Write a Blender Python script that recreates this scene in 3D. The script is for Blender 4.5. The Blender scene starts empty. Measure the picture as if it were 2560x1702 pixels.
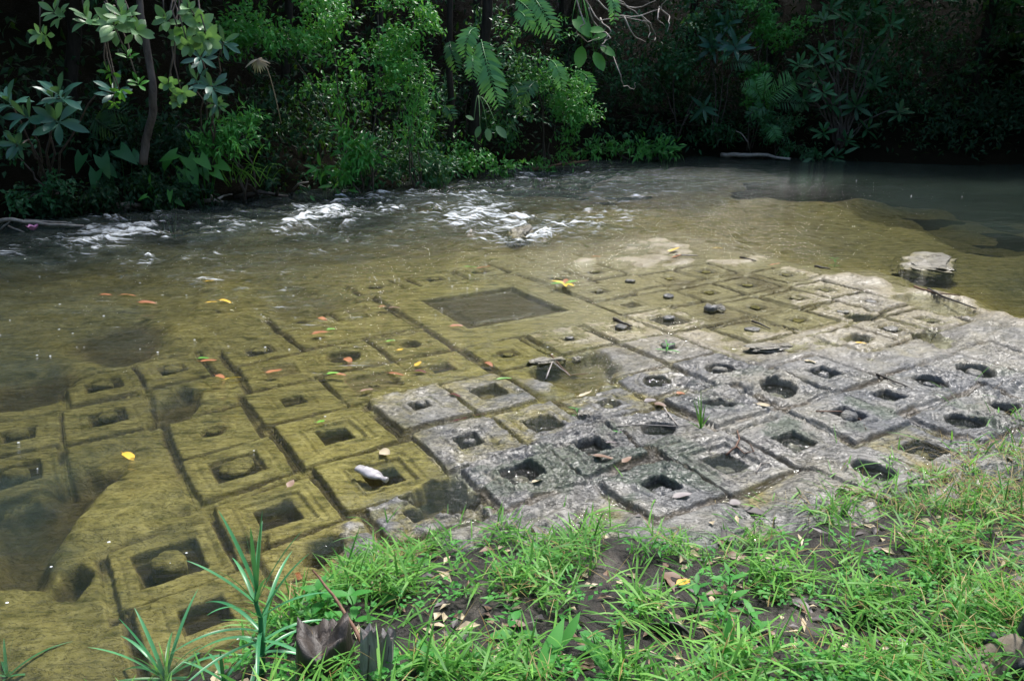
import bpy, math, random
import numpy as np
from mathutils import Vector, Matrix

random.seed(7)
RNG = np.random.default_rng(7)
SC = bpy.context.scene
COL = SC.collection
R = math.radians

# ------------------------------------------------------------------ camera, sky, sun, exposure
CAM_H, PITCH, FPX = 1.9, R(18.9), 1934.0
cam_d = bpy.data.cameras.new('camera')
cam_d.lens = 36.0 * FPX / 2560.0
cam_d.sensor_width = 36.0
cam_d.clip_start = 0.05
cam_d.clip_end = 800.0
cam = bpy.data.objects.new('camera', cam_d)
cam.location = (0, 0, CAM_H)
cam.rotation_euler = (R(90) - PITCH, 0, 0)
COL.objects.link(cam)
SC.camera = cam

SUN_EL, SUN_AZ = R(61), R(28)           # azimuth clockwise from +Y: high over the far bank, a little to the right
w = bpy.data.worlds.new('World')
SC.world = w
w.use_nodes = True
nt = w.node_tree
bg = nt.nodes['Background']
sky = nt.nodes.new('ShaderNodeTexSky')
sky.sky_type = 'NISHITA'
sky.sun_disc = False
sky.sun_elevation = SUN_EL
sky.sun_rotation = SUN_AZ
sky.air_density = 1.0
sky.dust_density = 2.5
sky.ozone_density = 1.0
nt.links.new(sky.outputs[0], bg.inputs[0])
bg.inputs[1].default_value = 0.11
sun_d = bpy.data.lights.new('sun', 'SUN')
sun_d.energy = 2.3
sun_d.angle = R(12)
sun_d.color = (1.0, 0.97, 0.92)
sun = bpy.data.objects.new('sun', sun_d)
COL.objects.link(sun)
sd = Vector((math.sin(SUN_AZ) * math.cos(SUN_EL), math.cos(SUN_AZ) * math.cos(SUN_EL), math.sin(SUN_EL)))
sun.rotation_euler = sd.to_track_quat('Z', 'Y').to_euler()
sun.location = sd * 50
SC.view_settings.view_transform = 'Standard'
SC.view_settings.look = 'None'
SC.view_settings.exposure = 1.25
SC.view_settings.gamma = 1.0
SC.view_settings.use_curve_mapping = False
SC.render.engine = 'CYCLES'
SC.cycles.max_bounces = 8
SC.cycles.transparent_max_bounces = 12
SC.cycles.caustics_reflective = False
SC.cycles.caustics_refractive = False

# ------------------------------------------------------------------ helpers
CT, ST = math.cos(PITCH), math.sin(PITCH)

def ray(px, py):
    a, v = (px - 1280) / FPX, (851 - py) / FPX
    return np.array([a, CT + ST * v, -ST + CT * v])

def G(px, py, z=0.0):                       # photograph pixel -> point of the ground plane at height z
    d = ray(px, py)
    t = (z - CAM_H) / d[2]
    return np.array([d[0] * t, d[1] * t, z])

def P(px, py, Y):                           # photograph pixel -> point at distance Y up the river
    d = ray(px, py)
    t = Y / d[1]
    return np.array([d[0] * t, Y, CAM_H + d[2] * t])

AZ = R(59)
EU = np.array([math.sin(AZ), math.cos(AZ)])
EV = np.array([-math.cos(AZ), math.sin(AZ)])

def uv2xy(u, v):
    return u * EU[0] + v * EV[0], u * EU[1] + v * EV[1]

def smooth(a, b, x):
    t = np.clip((x - a) / (b - a), 0, 1)
    return t * t * (3 - 2 * t)

def _hash(ix, iy, seed):
    h = (ix.astype(np.int64) * 374761393 + iy.astype(np.int64) * 668265263 + seed * 974634777) & 0xFFFFFFFF
    h = ((h ^ (h >> 13)) * 1274126177) & 0xFFFFFFFF
    h = h ^ (h >> 16)
    return (h & 0xFFFFFF) / float(0xFFFFFF)

def vnoise(x, y, seed=0):
    x = np.asarray(x, float); y = np.asarray(y, float)
    ix, iy = np.floor(x), np.floor(y)
    fx, fy = x - ix, y - iy
    fx = fx * fx * fx * (fx * (fx * 6 - 15) + 10); fy = fy * fy * fy * (fy * (fy * 6 - 15) + 10)
    a, b = _hash(ix, iy, seed), _hash(ix + 1, iy, seed)
    c, d = _hash(ix, iy + 1, seed), _hash(ix + 1, iy + 1, seed)
    return (a + (b - a) * fx) * (1 - fy) + (c + (d - c) * fx) * fy

def fbm(x, y, o=4, seed=0, gain=0.5):       # about -1 .. 1
    s, a, n = 0.0, 1.0, 0.0
    for i in range(o):
        s = s + a * (vnoise(x * 1.0, y * 1.0, seed + i * 17) * 2 - 1)
        n += a; a *= gain
        x, y = x * 1.97 + y * 0.31 + 5.3, y * 1.97 - x * 0.31 + 9.1
    return s / n * 1.6

def mesh_np(name, V, F, attrs=None, smooth_on=True, mats=None):
    V = np.ascontiguousarray(V, dtype=np.float32); F = np.ascontiguousarray(F, dtype=np.int32)
    me = bpy.data.meshes.new(name)
    me.vertices.add(len(V)); me.vertices.foreach_set('co', V.ravel())
    k = F.shape[1]
    me.loops.add(F.size); me.loops.foreach_set('vertex_index', F.ravel())
    me.polygons.add(len(F)); me.polygons.foreach_set('loop_start', np.arange(len(F), dtype=np.int32) * k)
    me.polygons.foreach_set('use_smooth', np.full(len(F), smooth_on))
    me.update(calc_edges=True)
    for nme, arr in (attrs or {}).items():
        at = me.attributes.new(nme, 'FLOAT', 'POINT')
        at.data.foreach_set('value', np.ascontiguousarray(arr, dtype=np.float32))
    for m in (mats or []):
        me.materials.append(m)
    return me

def link(name, me, parent=None, label=None, cat=None, group=None, kind=None, M=None):
    o = bpy.data.objects.new(name, me)
    COL.objects.link(o)
    if parent is not None: o.parent = parent
    if M is not None: o.matrix_basis = M
    if label: o['label'] = label
    if cat: o['category'] = cat
    if group: o['group'] = group
    if kind: o['kind'] = kind
    return o

def thing(name, label, cat, group=None, loc=(0, 0, 0)):
    o = link(name, None, label=label, cat=cat, group=group)
    o.location = loc
    return o

def orient(pos, d, up=(0, 0, 1), s=1.0):    # local +Y along d, +Z towards up
    y = Vector(d).normalized()
    x = y.cross(Vector(up))
    if x.length < 1e-4: x = y.cross(Vector((1, 0.2, 0)))
    x.normalize()
    z = x.cross(y)
    M = Matrix((x, y, z)).transposed().to_4x4()
    if not isinstance(s, (tuple, list)): s = (s, s, s)
    return Matrix.Translation(Vector(pos)) @ M @ Matrix.Diagonal((*s, 1))

def grid_faces(nr, nc):
    i = np.arange(nr * nc).reshape(nr, nc)
    return np.stack([i[:-1, :-1], i[:-1, 1:], i[1:, 1:], i[1:, :-1]], -1).reshape(-1, 4)

class Tubes:                                 # tapered tubes collected into one mesh
    def __init__(s): s.V, s.F, s.n = [], [], 0
    def add(s, pts, r, k=6):
        pts = [np.asarray(p, float) for p in pts]
        m = len(pts)
        r = np.broadcast_to(np.asarray(r, float), (m,)) if not np.isscalar(r) else np.full(m, r)
        rings = []
        for i, p in enumerate(pts):
            t = pts[min(i + 1, m - 1)] - pts[max(i - 1, 0)]
            t = t / (np.linalg.norm(t) + 1e-9)
            a = np.cross(t, [0.3, 0.5, 0.81]); a /= np.linalg.norm(a) + 1e-9
            b = np.cross(t, a)
            th = np.arange(k) / k * 2 * math.pi
            rings.append(p + r[i] * (np.cos(th)[:, None] * a + np.sin(th)[:, None] * b))
        V = np.concatenate(rings + [pts[0][None], pts[-1][None]])
        F = []
        for i in range(m - 1):
            for j in range(k):
                a0, a1 = i * k + j, i * k + (j + 1) % k
                F += [(a0, a1, a1 + k), (a0, a1 + k, a0 + k)]
        for j in range(k):
            F += [((j + 1) % k, j, m * k), ((m - 1) * k + j, (m - 1) * k + (j + 1) % k, m * k + 1)]
        s.V.append(V); s.F.append(np.array(F) + s.n); s.n += len(V)
        return s
    def mesh(s, name, mat, smooth_on=True):
        return mesh_np(name, np.concatenate(s.V), np.concatenate(s.F), smooth_on=smooth_on, mats=[mat])

def curve_pts(a, b, n=8, bend=(0, 0, 0), wob=0.0):
    a, b, bend = np.asarray(a, float), np.asarray(b, float), np.asarray(bend, float)
    out = []
    for i in range(n):
        t = i / (n - 1)
        p = a + (b - a) * t + bend * 4 * t * (1 - t)
        if 0 < i < n - 1: p = p + RNG.normal(0, 1, 3) * wob
        out.append(p)
    return out

# ------------------------------------------------------------------ materials
def mat(name):
    m = bpy.data.materials.new(name); m.use_nodes = True
    n = m.node_tree; b = n.nodes['Principled BSDF']
    return m, n, b

def N(n, t, **kw):
    x = n.nodes.new(t)
    for k, v in kw.items():
        if k.startswith('i_'):
            x.inputs[int(k[2:]) if k[2:].isdigit() else k[2:]].default_value = v
        else: setattr(x, k, v)
    return x

def ramp(n, fac, stops, interp='LINEAR'):
    r = n.nodes.new('ShaderNodeValToRGB'); r.color_ramp.interpolation = interp
    e = r.color_ramp.elements
    while len(e) < len(stops): e.new(0.5)
    for el, (p, c) in zip(e, stops):
        el.position = p; el.color = (*c, 1) if len(c) == 3 else c
    n.links.new(fac, r.inputs[0])
    return r.outputs[0]

def mixc(n, fac, a, b, mode='MIX'):
    m = n.nodes.new('ShaderNodeMix'); m.data_type = 'RGBA'; m.blend_type = mode
    for k, v in ((0, fac), (6, a), (7, b)):
        if isinstance(v, (int, float)): m.inputs[k].default_value = v
        elif isinstance(v, tuple): m.inputs[k].default_value = (*v, 1)
        else: n.links.new(v, m.inputs[k])
    return m.outputs[2]

def math_(n, op, a, b=0.0, clamp=False):
    m = n.nodes.new('ShaderNodeMath'); m.operation = op; m.use_clamp = clamp
    for k, v in ((0, a), (1, b)):
        if isinstance(v, (int, float)): m.inputs[k].default_value = v
        else: n.links.new(v, m.inputs[k])
    return m.outputs[0]

def noise(n, vec, scale, detail=4, rough=0.55, dist=0.0):
    x = N(n, 'ShaderNodeTexNoise'); x.inputs['Scale'].default_value = scale
    x.inputs['Detail'].default_value = detail; x.inputs['Roughness'].default_value = rough
    x.inputs['Distortion'].default_value = dist
    if vec is not None: n.links.new(vec, x.inputs['Vector'])
    return x.outputs['Fac']

def mapped(n, vec, rot=(0, 0, 0), scale=(1, 1, 1)):
    m = N(n, 'ShaderNodeMapping'); m.inputs['Rotation'].default_value = rot; m.inputs['Scale'].default_value = scale
    n.links.new(vec, m.inputs['Vector'])
    return m.outputs[0]

def bump(n, h, strength, dist=0.01, normal=None):
    b = N(n, 'ShaderNodeBump'); b.inputs['Strength'].default_value = strength; b.inputs['Distance'].default_value = dist
    n.links.new(h, b.inputs['Height'])
    if normal is not None: n.links.new(normal, b.inputs['Normal'])
    return b.outputs[0]

def attr(n, name):
    a = N(n, 'ShaderNodeAttribute'); a.attribute_name = name
    return a.outputs['Fac']

def stone_material():
    m, n, b = mat('river_stone')
    pos = N(n, 'ShaderNodeNewGeometry').outputs['Position']
    n1 = noise(n, pos, 2.3, 6, 0.6)
    n2 = noise(n, pos, 11, 6, 0.65)
    n3 = noise(n, pos, 60, 4, 0.6)
    n4 = noise(n, mapped(n, pos, (0, 0, R(-31)), (1, 3.2, 1)), 6, 5, 0.6, 0.4)
    dry = ramp(n, n2, [(0.28, (0.080, 0.082, 0.086)), (0.45, (0.128, 0.128, 0.128)), (0.58, (0.180, 0.176, 0.166)), (0.75, (0.25, 0.243, 0.225))])
    dry = mixc(n, math_(n, 'MULTIPLY', ramp(n, n1, [(0.45, (0, 0, 0)), (0.62, (1, 1, 1))]), 0.55), dry, (0.26, 0.235, 0.15))
    dry = mixc(n, math_(n, 'MULTIPLY', ramp(n, n4, [(0.54, (0, 0, 0)), (0.68, (1, 1, 1))]), 0.75), dry, (0.075, 0.085, 0.075))
    nb = noise(n, pos, 0.9, 5, 0.6, 0.6)
    patch = ramp(n, nb, [(0.42, (0, 0, 0)), (0.56, (1, 1, 1))])
    dry = mixc(n, patch, mixc(n, 0.5, dry, (0.085, 0.095, 0.110)), mixc(n, 0.25, dry, (0.34, 0.32, 0.27)))
    dry = mixc(n, attr(n, 'tan'), dry, mixc(n, n2, (0.24, 0.20, 0.125), (0.42, 0.37, 0.26)))
    moss = mixc(n, n3, (0.018, 0.040, 0.024), (0.055, 0.085, 0.045))
    dry = mixc(n, attr(n, 'moss'), dry, moss)
    alg = ramp(n, n2, [(0.25, (0.10, 0.088, 0.030)), (0.5, (0.24, 0.21, 0.080)), (0.75, (0.39, 0.35, 0.16))])
    alg = mixc(n, ramp(n, n1, [(0.40, (0, 0, 0)), (0.65, (0.8, 0.8, 0.8))]), alg, (0.27, 0.23, 0.09))
    alg = mixc(n, ramp(n, n4, [(0.52, (0, 0, 0)), (0.66, (0.85, 0.85, 0.85))]), alg, (0.085, 0.082, 0.028))
    alg = mixc(n, ramp(n, noise(n, pos, 3.7, 6, 0.7, 0.5), [(0.50, (0, 0, 0)), (0.64, (0.6, 0.6, 0.6))]), alg, (0.36, 0.315, 0.135))
    alg = mixc(n, ramp(n, noise(n, pos, 34, 5, 0.7), [(0.52, (0, 0, 0)), (0.66, (0.6, 0.6, 0.6))]), alg, (0.11, 0.10, 0.04))
    c = mixc(n, attr(n, 'algae'), dry, alg)
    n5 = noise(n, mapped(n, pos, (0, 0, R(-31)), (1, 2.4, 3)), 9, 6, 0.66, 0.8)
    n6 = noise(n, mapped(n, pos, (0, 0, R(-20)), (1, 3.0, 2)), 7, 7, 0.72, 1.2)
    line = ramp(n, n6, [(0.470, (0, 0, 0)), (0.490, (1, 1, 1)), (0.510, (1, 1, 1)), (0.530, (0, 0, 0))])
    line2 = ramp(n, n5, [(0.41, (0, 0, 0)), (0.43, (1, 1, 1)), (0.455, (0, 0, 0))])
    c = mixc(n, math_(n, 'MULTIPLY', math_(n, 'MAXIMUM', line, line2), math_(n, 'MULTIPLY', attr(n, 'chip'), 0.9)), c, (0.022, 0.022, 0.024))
    sl = attr(n, 'silt_shade')
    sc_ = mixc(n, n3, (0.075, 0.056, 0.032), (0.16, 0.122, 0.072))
    sc_ = mixc(n, ramp(n, sl, [(0.62, (0, 0, 0)), (0.95, (1, 1, 1))]), sc_, mixc(n, n3, (0.010, 0.009, 0.007), (0.034, 0.030, 0.020)))  # near-black end paints the shade of pits and grooves over brown silt
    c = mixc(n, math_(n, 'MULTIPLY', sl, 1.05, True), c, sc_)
    c = mixc(n, math_(n, 'MULTIPLY', ramp(n, n3, [(0.28, (1, 1, 1)), (0.42, (0, 0, 0))]), 0.35), c, (0.07, 0.065, 0.05))
    n.links.new(c, b.inputs['Base Color'])
    rg = ramp(n, noise(n, pos, 3.2, 5, 0.6), [(0.36, (0.20,) * 3), (0.46, (0.36,) * 3), (0.64, (0.60,) * 3)])
    n.links.new(rg, b.inputs['Roughness'])
    n.links.new(math_(n, 'SUBTRACT', 0.42, math_(n, 'MULTIPLY', attr(n, 'algae'), 0.38)), b.inputs['Specular IOR Level'])
    fl_ = ramp(n, n5, [(0.40, (0, 0, 0)), (0.43, (0.5, 0.5, 0.5)), (0.55, (0.55, 0.55, 0.55)), (0.57, (1, 1, 1))])
    n.links.new(bump(n, n3, 0.35, 0.005, bump(n, fl_, 0.8, 0.016, bump(n, n2, 0.5, 0.02))), b.inputs['Normal'])
    return m

def water_material():
    m, n, b = mat('river_water')
    n.nodes.remove(b)
    out = n.nodes['Material Output']
    pos = N(n, 'ShaderNodeNewGeometry').outputs['Position']
    flow = mapped(n, pos, (0, 0, R(-18)), (0.45, 1.6, 1))
    r1 = noise(n, flow, 9, 4, 0.6, 0.6)
    r2 = noise(n, flow, 30, 3, 0.6, 0.3)
    rip = attr(n, 'ripple')
    h = math_(n, 'ADD', math_(n, 'MULTIPLY', r1, 1.0), math_(n, 'MULTIPLY', r2, 0.30))
    h = math_(n, 'MULTIPLY', h, rip)
    nrm = bump(n, h, 1.0, 0.14)
    tr = N(n, 'ShaderNodeBsdfTransparent'); tr.inputs[0].default_value = (0.93, 0.95, 0.86, 1)
    df = N(n, 'ShaderNodeBsdfDiffuse')
    mk = mixc(n, noise(n, flow, 1.7, 3), (0.015, 0.027, 0.023), (0.032, 0.044, 0.033))
    aer = math_(n, 'MULTIPLY', math_(n, 'MULTIPLY', ramp(n, noise(n, flow, 2.6, 5, 0.65, 0.8), [(0.42, (0, 0, 0)), (0.66, (1, 1, 1))]), rip), 0.85)
    n.links.new(mixc(n, aer, mk, (0.13, 0.165, 0.15)), df.inputs[0])
    n.links.new(nrm, df.inputs['Normal'])
    mx = N(n, 'ShaderNodeMixShader')
    n.links.new(attr(n, 'murk'), mx.inputs[0]); n.links.new(tr.outputs[0], mx.inputs[1]); n.links.new(df.outputs[0], mx.inputs[2])
    gl = N(n, 'ShaderNodeBsdfGlossy'); gl.inputs['Roughness'].default_value = 0.06
    n.links.new(nrm, gl.inputs['Normal'])
    fr = N(n, 'ShaderNodeFresnel'); fr.inputs[0].default_value = 1.33
    n.links.new(nrm, fr.inputs['Normal'])
    m2 = N(n, 'ShaderNodeMixShader')
    n.links.new(fr.outputs[0], m2.inputs[0]); n.links.new(mx.outputs[0], m2.inputs[1]); n.links.new(gl.outputs[0], m2.inputs[2])
    # foam: streaks drawn out along the current
    fl = mapped(n, pos, (0, 0, R(-14)), (0.42, 3.0, 1))
    f1 = noise(n, fl, 5.5, 7, 0.72, 1.3)
    f2 = noise(n, fl, 27, 5, 0.75, 0.8)
    fsum = math_(n, 'ADD', math_(n, 'ADD', math_(n, 'MULTIPLY', f1, 2.0), math_(n, 'MULTIPLY', f2, 0.5)), -0.78)
    dens = attr(n, 'foam')
    fac = math_(n, 'MULTIPLY', math_(n, 'SUBTRACT', math_(n, 'ADD', fsum, dens), 1.0), 4.2, True)
    fo = N(n, 'ShaderNodeBsdfDiffuse'); fo.inputs[0].default_value = (0.72, 0.76, 0.78, 1)
    m3 = N(n, 'ShaderNodeMixShader')
    n.links.new(math_(n, 'MULTIPLY', fac, 0.88), m3.inputs[0]); n.links.new(m2.outputs[0], m3.inputs[1]); n.links.new(fo.outputs[0], m3.inputs[2])
    n.links.new(m3.outputs[0], out.inputs[0])
    return m

def leaf_material(name, dark, light, rough=0.4, trans=0.35, spec=0.5, use_attr=True):
    m, n, b = mat(name)
    out = n.nodes['Material Output']
    oi = N(n, 'ShaderNodeObjectInfo')
    pos = N(n, 'ShaderNodeNewGeometry').outputs['Position']
    f = attr(n, 'tint') if use_attr else oi.outputs['Random']
    f = math_(n, 'ADD', math_(n, 'MULTIPLY', f, 0.8), math_(n, 'MULTIPLY', noise(n, pos, 9, 2), 0.25))
    c = mixc(n, f, dark, light)
    n.links.new(c, b.inputs['Base Color'])
    b.inputs['Roughness'].default_value = rough
    b.inputs['Specular IOR Level'].default_value = spec
    tl = N(n, 'ShaderNodeBsdfTranslucent')
    n.links.new(mixc(n, 0.5, c, (0.20, 0.42, 0.03)), tl.inputs[0])
    mx = N(n, 'ShaderNodeMixShader'); mx.inputs[0].default_value = trans
    n.links.new(b.outputs[0], mx.inputs[1]); n.links.new(tl.outputs[0], mx.inputs[2])
    n.links.new(mx.outputs[0], out.inputs[0])
    return m

def plain_material(name, c1, c2, scale=20, rough=0.6, spec=0.4, stretch=(1, 1, 1), bmp=0.4, obj=True):
    m, n, b = mat(name)
    tc = N(n, 'ShaderNodeTexCoord')
    v = tc.outputs['Object'] if obj else N(n, 'ShaderNodeNewGeometry').outputs['Position']
    f = noise(n, mapped(n, v, (0, 0, 0), stretch), scale, 5, 0.65)
    n.links.new(mixc(n, ramp(n, f, [(0.3, (0, 0, 0)), (0.7, (1, 1, 1))]), c1, c2), b.inputs['Base Color'])
    b.inputs['Roughness'].default_value = rough
    b.inputs['Specular IOR Level'].default_value = spec
    if bmp: n.links.new(bump(n, f, bmp, 0.01), b.inputs['Normal'])
    return m

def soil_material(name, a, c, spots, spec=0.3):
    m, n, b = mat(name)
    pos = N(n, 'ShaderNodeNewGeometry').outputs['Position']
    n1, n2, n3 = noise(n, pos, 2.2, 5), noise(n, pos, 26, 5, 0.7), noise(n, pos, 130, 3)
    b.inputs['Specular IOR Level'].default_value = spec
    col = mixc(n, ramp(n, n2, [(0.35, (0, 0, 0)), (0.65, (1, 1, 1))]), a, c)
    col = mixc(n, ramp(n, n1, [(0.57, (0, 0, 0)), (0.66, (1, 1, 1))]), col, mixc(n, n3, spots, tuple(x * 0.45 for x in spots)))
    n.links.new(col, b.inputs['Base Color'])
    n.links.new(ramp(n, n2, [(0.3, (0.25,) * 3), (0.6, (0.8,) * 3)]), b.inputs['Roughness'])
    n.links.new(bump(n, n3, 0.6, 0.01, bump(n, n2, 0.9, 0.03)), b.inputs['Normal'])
    return m

M_STONE = stone_material()
M_WATER = water_material()
M_SOIL = soil_material('bank_soil', (0.008, 0.007, 0.006), (0.032, 0.026, 0.021), (0.13, 0.11, 0.095), 0.5)
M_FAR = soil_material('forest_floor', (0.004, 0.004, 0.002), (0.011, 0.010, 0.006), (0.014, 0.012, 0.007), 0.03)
M_GRASS = leaf_material('grass_blade', (0.030, 0.17, 0.020), (0.26, 0.58, 0.11), 0.48, 0.42, 0.3)
M_STRAW = leaf_material('dry_grass', (0.20, 0.12, 0.03), (0.42, 0.34, 0.12), 0.6, 0.2)
M_WEED = leaf_material('weed_leaf', (0.025, 0.19, 0.03), (0.12, 0.42, 0.08), 0.5, 0.35, 0.3)
M_STRAP = leaf_material('strap_leaf', (0.04, 0.22, 0.09), (0.12, 0.38, 0.16), 0.33, 0.22, use_attr=False)
M_BRIGHT = leaf_material('bright_leaf', (0.012, 0.14, 0.022), (0.13, 0.50, 0.10), 0.34, 0.42)
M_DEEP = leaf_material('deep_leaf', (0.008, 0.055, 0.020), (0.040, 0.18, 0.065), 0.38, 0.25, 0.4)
M_BLUE = leaf_material('bluish_leaf', (0.018, 0.075, 0.060), (0.06, 0.18, 0.13), 0.34, 0.2, use_attr=False)
M_PALE = leaf_material('pale_leaf', (0.07, 0.19, 0.075), (0.22, 0.40, 0.17), 0.4, 0.3, use_attr=False)
M_FERN = leaf_material('fern_leaf', (0.04, 0.22, 0.06), (0.17, 0.45, 0.15), 0.36, 0.3, use_attr=False)
M_TARO = leaf_material('taro_leaf', (0.025, 0.16, 0.022), (0.08, 0.30, 0.045), 0.35, 0.3, use_attr=False)
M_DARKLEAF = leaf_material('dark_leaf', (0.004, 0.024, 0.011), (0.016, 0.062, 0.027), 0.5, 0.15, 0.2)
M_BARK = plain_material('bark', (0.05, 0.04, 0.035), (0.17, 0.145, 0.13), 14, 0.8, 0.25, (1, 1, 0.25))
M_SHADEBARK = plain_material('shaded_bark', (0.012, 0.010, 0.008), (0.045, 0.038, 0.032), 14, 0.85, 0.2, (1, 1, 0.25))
M_PALEWOOD = plain_material('pale_wood', (0.20, 0.17, 0.15), (0.46, 0.42, 0.38), 18, 0.7, 0.3)
M_DARKWOOD = plain_material('dark_wet_wood', (0.010, 0.009, 0.008), (0.075, 0.060, 0.050), 30, 0.5, 0.5, (1, 1, 0.12), 0.8)
M_GREYWOOD = plain_material('grey_weathered_wood', (0.11, 0.10, 0.09), (0.40, 0.37, 0.35), 40, 0.75, 0.3, (1, 1, 0.08), 0.8)
M_TWIG = plain_material('brown_twig', (0.09, 0.045, 0.028), (0.24, 0.13, 0.085), 30, 0.6, 0.4)
# ------------------------------------------------------------------ riverbed shape
# mean level of the rock (metres above the water line), read at places of the photograph
LEVEL = [(1000,1050,.012),(1180,1120,.03),(1100,1250,.03),(1350,1200,.05),(1500,1100,.05),(1700,1150,.06),(1900,1050,.06),(2100,1000,.06),
 (2300,960,.05),(2500,950,.05),(2560,1050,.06),(2000,900,.035),(2250,900,.04),(2450,850,.035),(1800,960,.05),(1650,900,.03),(1750,870,.016),
 (1550,880,.008),(1300,870,-.002),(1420,850,.003),(1560,820,.007),(1650,800,.001),(1770,790,.002),(1217,985,.014),(1050,1020,.016),(1300,1000,.008),
 (1800,740,-.014),(1950,800,-.014),(1750,700,-.012),(1900,680,-.008),(1600,700,-.008),(1850,850,-.004),(2150,800,.004),(2050,760,-.006),(1480,760,-.006),(1100,740,-.010),(1250,690,-.014),(1400,740,-.006),(1280,830,-.004),(1050,800,-.010),(1450,780,-.002),(1330,660,-.02),(1180,680,-.03),(1000,760,-.02),(1500,680,-.012),
 (2050,725,.02),(2150,765,.016),(2250,800,.022),(2350,820,.024),(2450,835,.03),(1950,690,.002),(2000,850,.022),(2100,880,.03),(1850,665,.0),(1650,607,.05),(1750,616,.05),(1850,636,.045),(1950,658,.045),(2050,682,.045),(2150,702,.06),(2250,718,.06),(2400,762,.06),(2500,792,.06),(2560,805,.06),(2450,805,.02),(2320,765,-.02),(2150,750,.012),
 (1700,588,-.10),(1800,600,-.12),(1900,620,-.15),(2000,638,-.18),(2100,655,-.2),(2300,695,-.24),(2500,738,-.28),(2600,750,-.3),(1900,500,-.14),(2000,520,-.11),(2200,570,-.12),(2300,610,-.15),(2450,660,-.18),(2600,690,-.25),
 (2100,600,-.15),(1800,540,-.14),(2300,500,-.5),(2500,540,-.55),(1700,450,-.45),(2000,430,-.8),(2560,450,-.9),(1300,410,-.8),(2300,420,-.9),
 (1300,560,-.22),(1000,580,-.22),(800,560,-.3),(600,620,-.22),(300,640,-.28),(0,640,-.3),(100,560,-.4),(1200,500,-.35),(1500,450,-.5),(1550,560,-.08),(1400,610,-.035),(1200,650,-.05),(1050,660,-.075),(500,540,-.4),(900,500,-.4),
 (700,700,-.1),(500,720,-.10),(300,720,-.15),(100,760,-.16),(0,800,-.2),(560,800,-.09),(450,880,-.08),(250,920,-.10),(60,1040,-.12),(0,900,-.24),(150,1060,-.11),(300,1010,-.10),
 (400,1100,-.11),(500,1100,-.09),(650,980,-.05),(750,900,-.03),(850,870,-.014),(950,850,-.012),(700,1100,-.035),(840,1090,-.018),(760,1200,-.03),(900,1220,-.012),(950,1260,.0),
 (600,1150,-.065),(500,1250,-.09),(300,1200,-.11),(200,1250,-.12),(0,1250,-.2),(100,1500,-.12),(0,1480,-.12),(400,1350,-.09),(600,1300,-.055),(700,1350,-.03),(500,1500,-.07),
 (200,1650,-.14),(400,1650,-.12),(0,1700,-.18),(900,1400,.03),(1300,1350,.06),(1700,1350,.07),(2100,1250,.07),(2500,1150,.08),(1300,1600,.05),(700,1600,-.08),(2560,1500,.06)]
_lv = np.array([[*G(a, b)[:2], z] for a, b, z in LEVEL])
LS, LL, LZ = _lv[:, 0] / _lv[:, 1], np.log(_lv[:, 1]), _lv[:, 2]

def level(x, y):
    s, l = x / y, np.log(y)
    num = np.zeros_like(x); den = np.zeros_like(x)
    for a, b, z in zip(LS, LL, LZ):
        d2 = (s - a) ** 2 + ((l - b) * 0.55) ** 2
        wgt = np.exp(-d2 / (2 * 0.036 ** 2)) + 2e-4 / (d2 + 0.004)
        num += wgt * z; den += wgt
    return num / den

# hollows, basins (negative) and standing slabs (positive) as outlines in the photograph
HOLLOWS = [
 (-.22, .05, [(395,976),(446,944),(505,953),(502,982),(431,1021),(369,1036),(354,1024),(392,997)]),
 (-.30, .12, [(86,1180),(110,1150),(200,1125),(300,1112),(297,1130),(215,1190),(190,1230),(150,1270),(130,1320),(100,1400),(-60,1410),(-60,1190)]),
 (-.07, .05, [(205,1105),(240,1078),(340,1060),(345,1100),(300,1112),(200,1125)]),
 (-.30, .05, [(118,1405),(140,1370),(180,1355),(208,1375),(205,1400),(165,1430),(125,1425)]),
 (-.12, .04, [(402,1230),(430,1215),(468,1222),(465,1245),(425,1250)]),
 (-.20, .22, [(150,815),(180,790),(260,765),(360,760),(430,790),(400,850),(300,880),(200,870),(150,845)]),
 (-.22, .2, [(-60,890),(100,875),(190,890),(200,915),(130,950),(0,975),(-60,975)]),
 (-.10, .10, [(667,730),(720,700),(820,715),(890,745),(800,775),(690,790)]),
 (-.11, .03, [(1324,925),(1360,905),(1420,900),(1480,880),(1520,890),(1540,915),(1530,945),(1500,960),(1485,992),(1440,985),(1380,960),(1335,945)]),
 (-.12, .04, [(2105,790),(2130,783),(2180,783),(2195,793),(2165,801),(2120,800)]),
 (-.07, .04, [(2100,845),(2130,838),(2180,845),(2170,860),(2120,858)]),
 (-.07, .04, [(2270,835),(2330,828),(2400,855),(2370,880),(2320,865)]),
 (-.07, .05, [(2230,740),(2300,732),(2400,755),(2450,785),(2400,795),(2330,775)]),
 (-.16, .03, [(1010,1245),(1060,1205),(1130,1185),(1160,1200),(1210,1250),(1150,1280),(1060,1275)]),
 (-.22, .03, [(750,1380),(770,1345),(830,1340),(850,1375),(800,1400)]),
 (-.12, .04, [(575,1350),(600,1325),(660,1310),(650,1350),(600,1370)]),
 (.045, .03, [(530,790),(600,760),(780,740),(790,770),(670,805),(520,850),(470,860)]),
 (.05, .03, [(470,760),(500,690),(600,680),(660,700),(640,735),(540,755)]),
 (.05, .04, [(150,1300),(250,1170),(330,1140),(420,1150),(430,1200),(330,1290),(200,1320)]),
 (-.008, .05, [(1640,690),(1700,668),(1900,672),(2000,720),(1960,810),(1800,840),(1700,760)]),
]
HOLLOWS = [(d, wd, np.array([G(*p)[:2] for p in poly])) for d, wd, poly in HOLLOWS]

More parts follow.
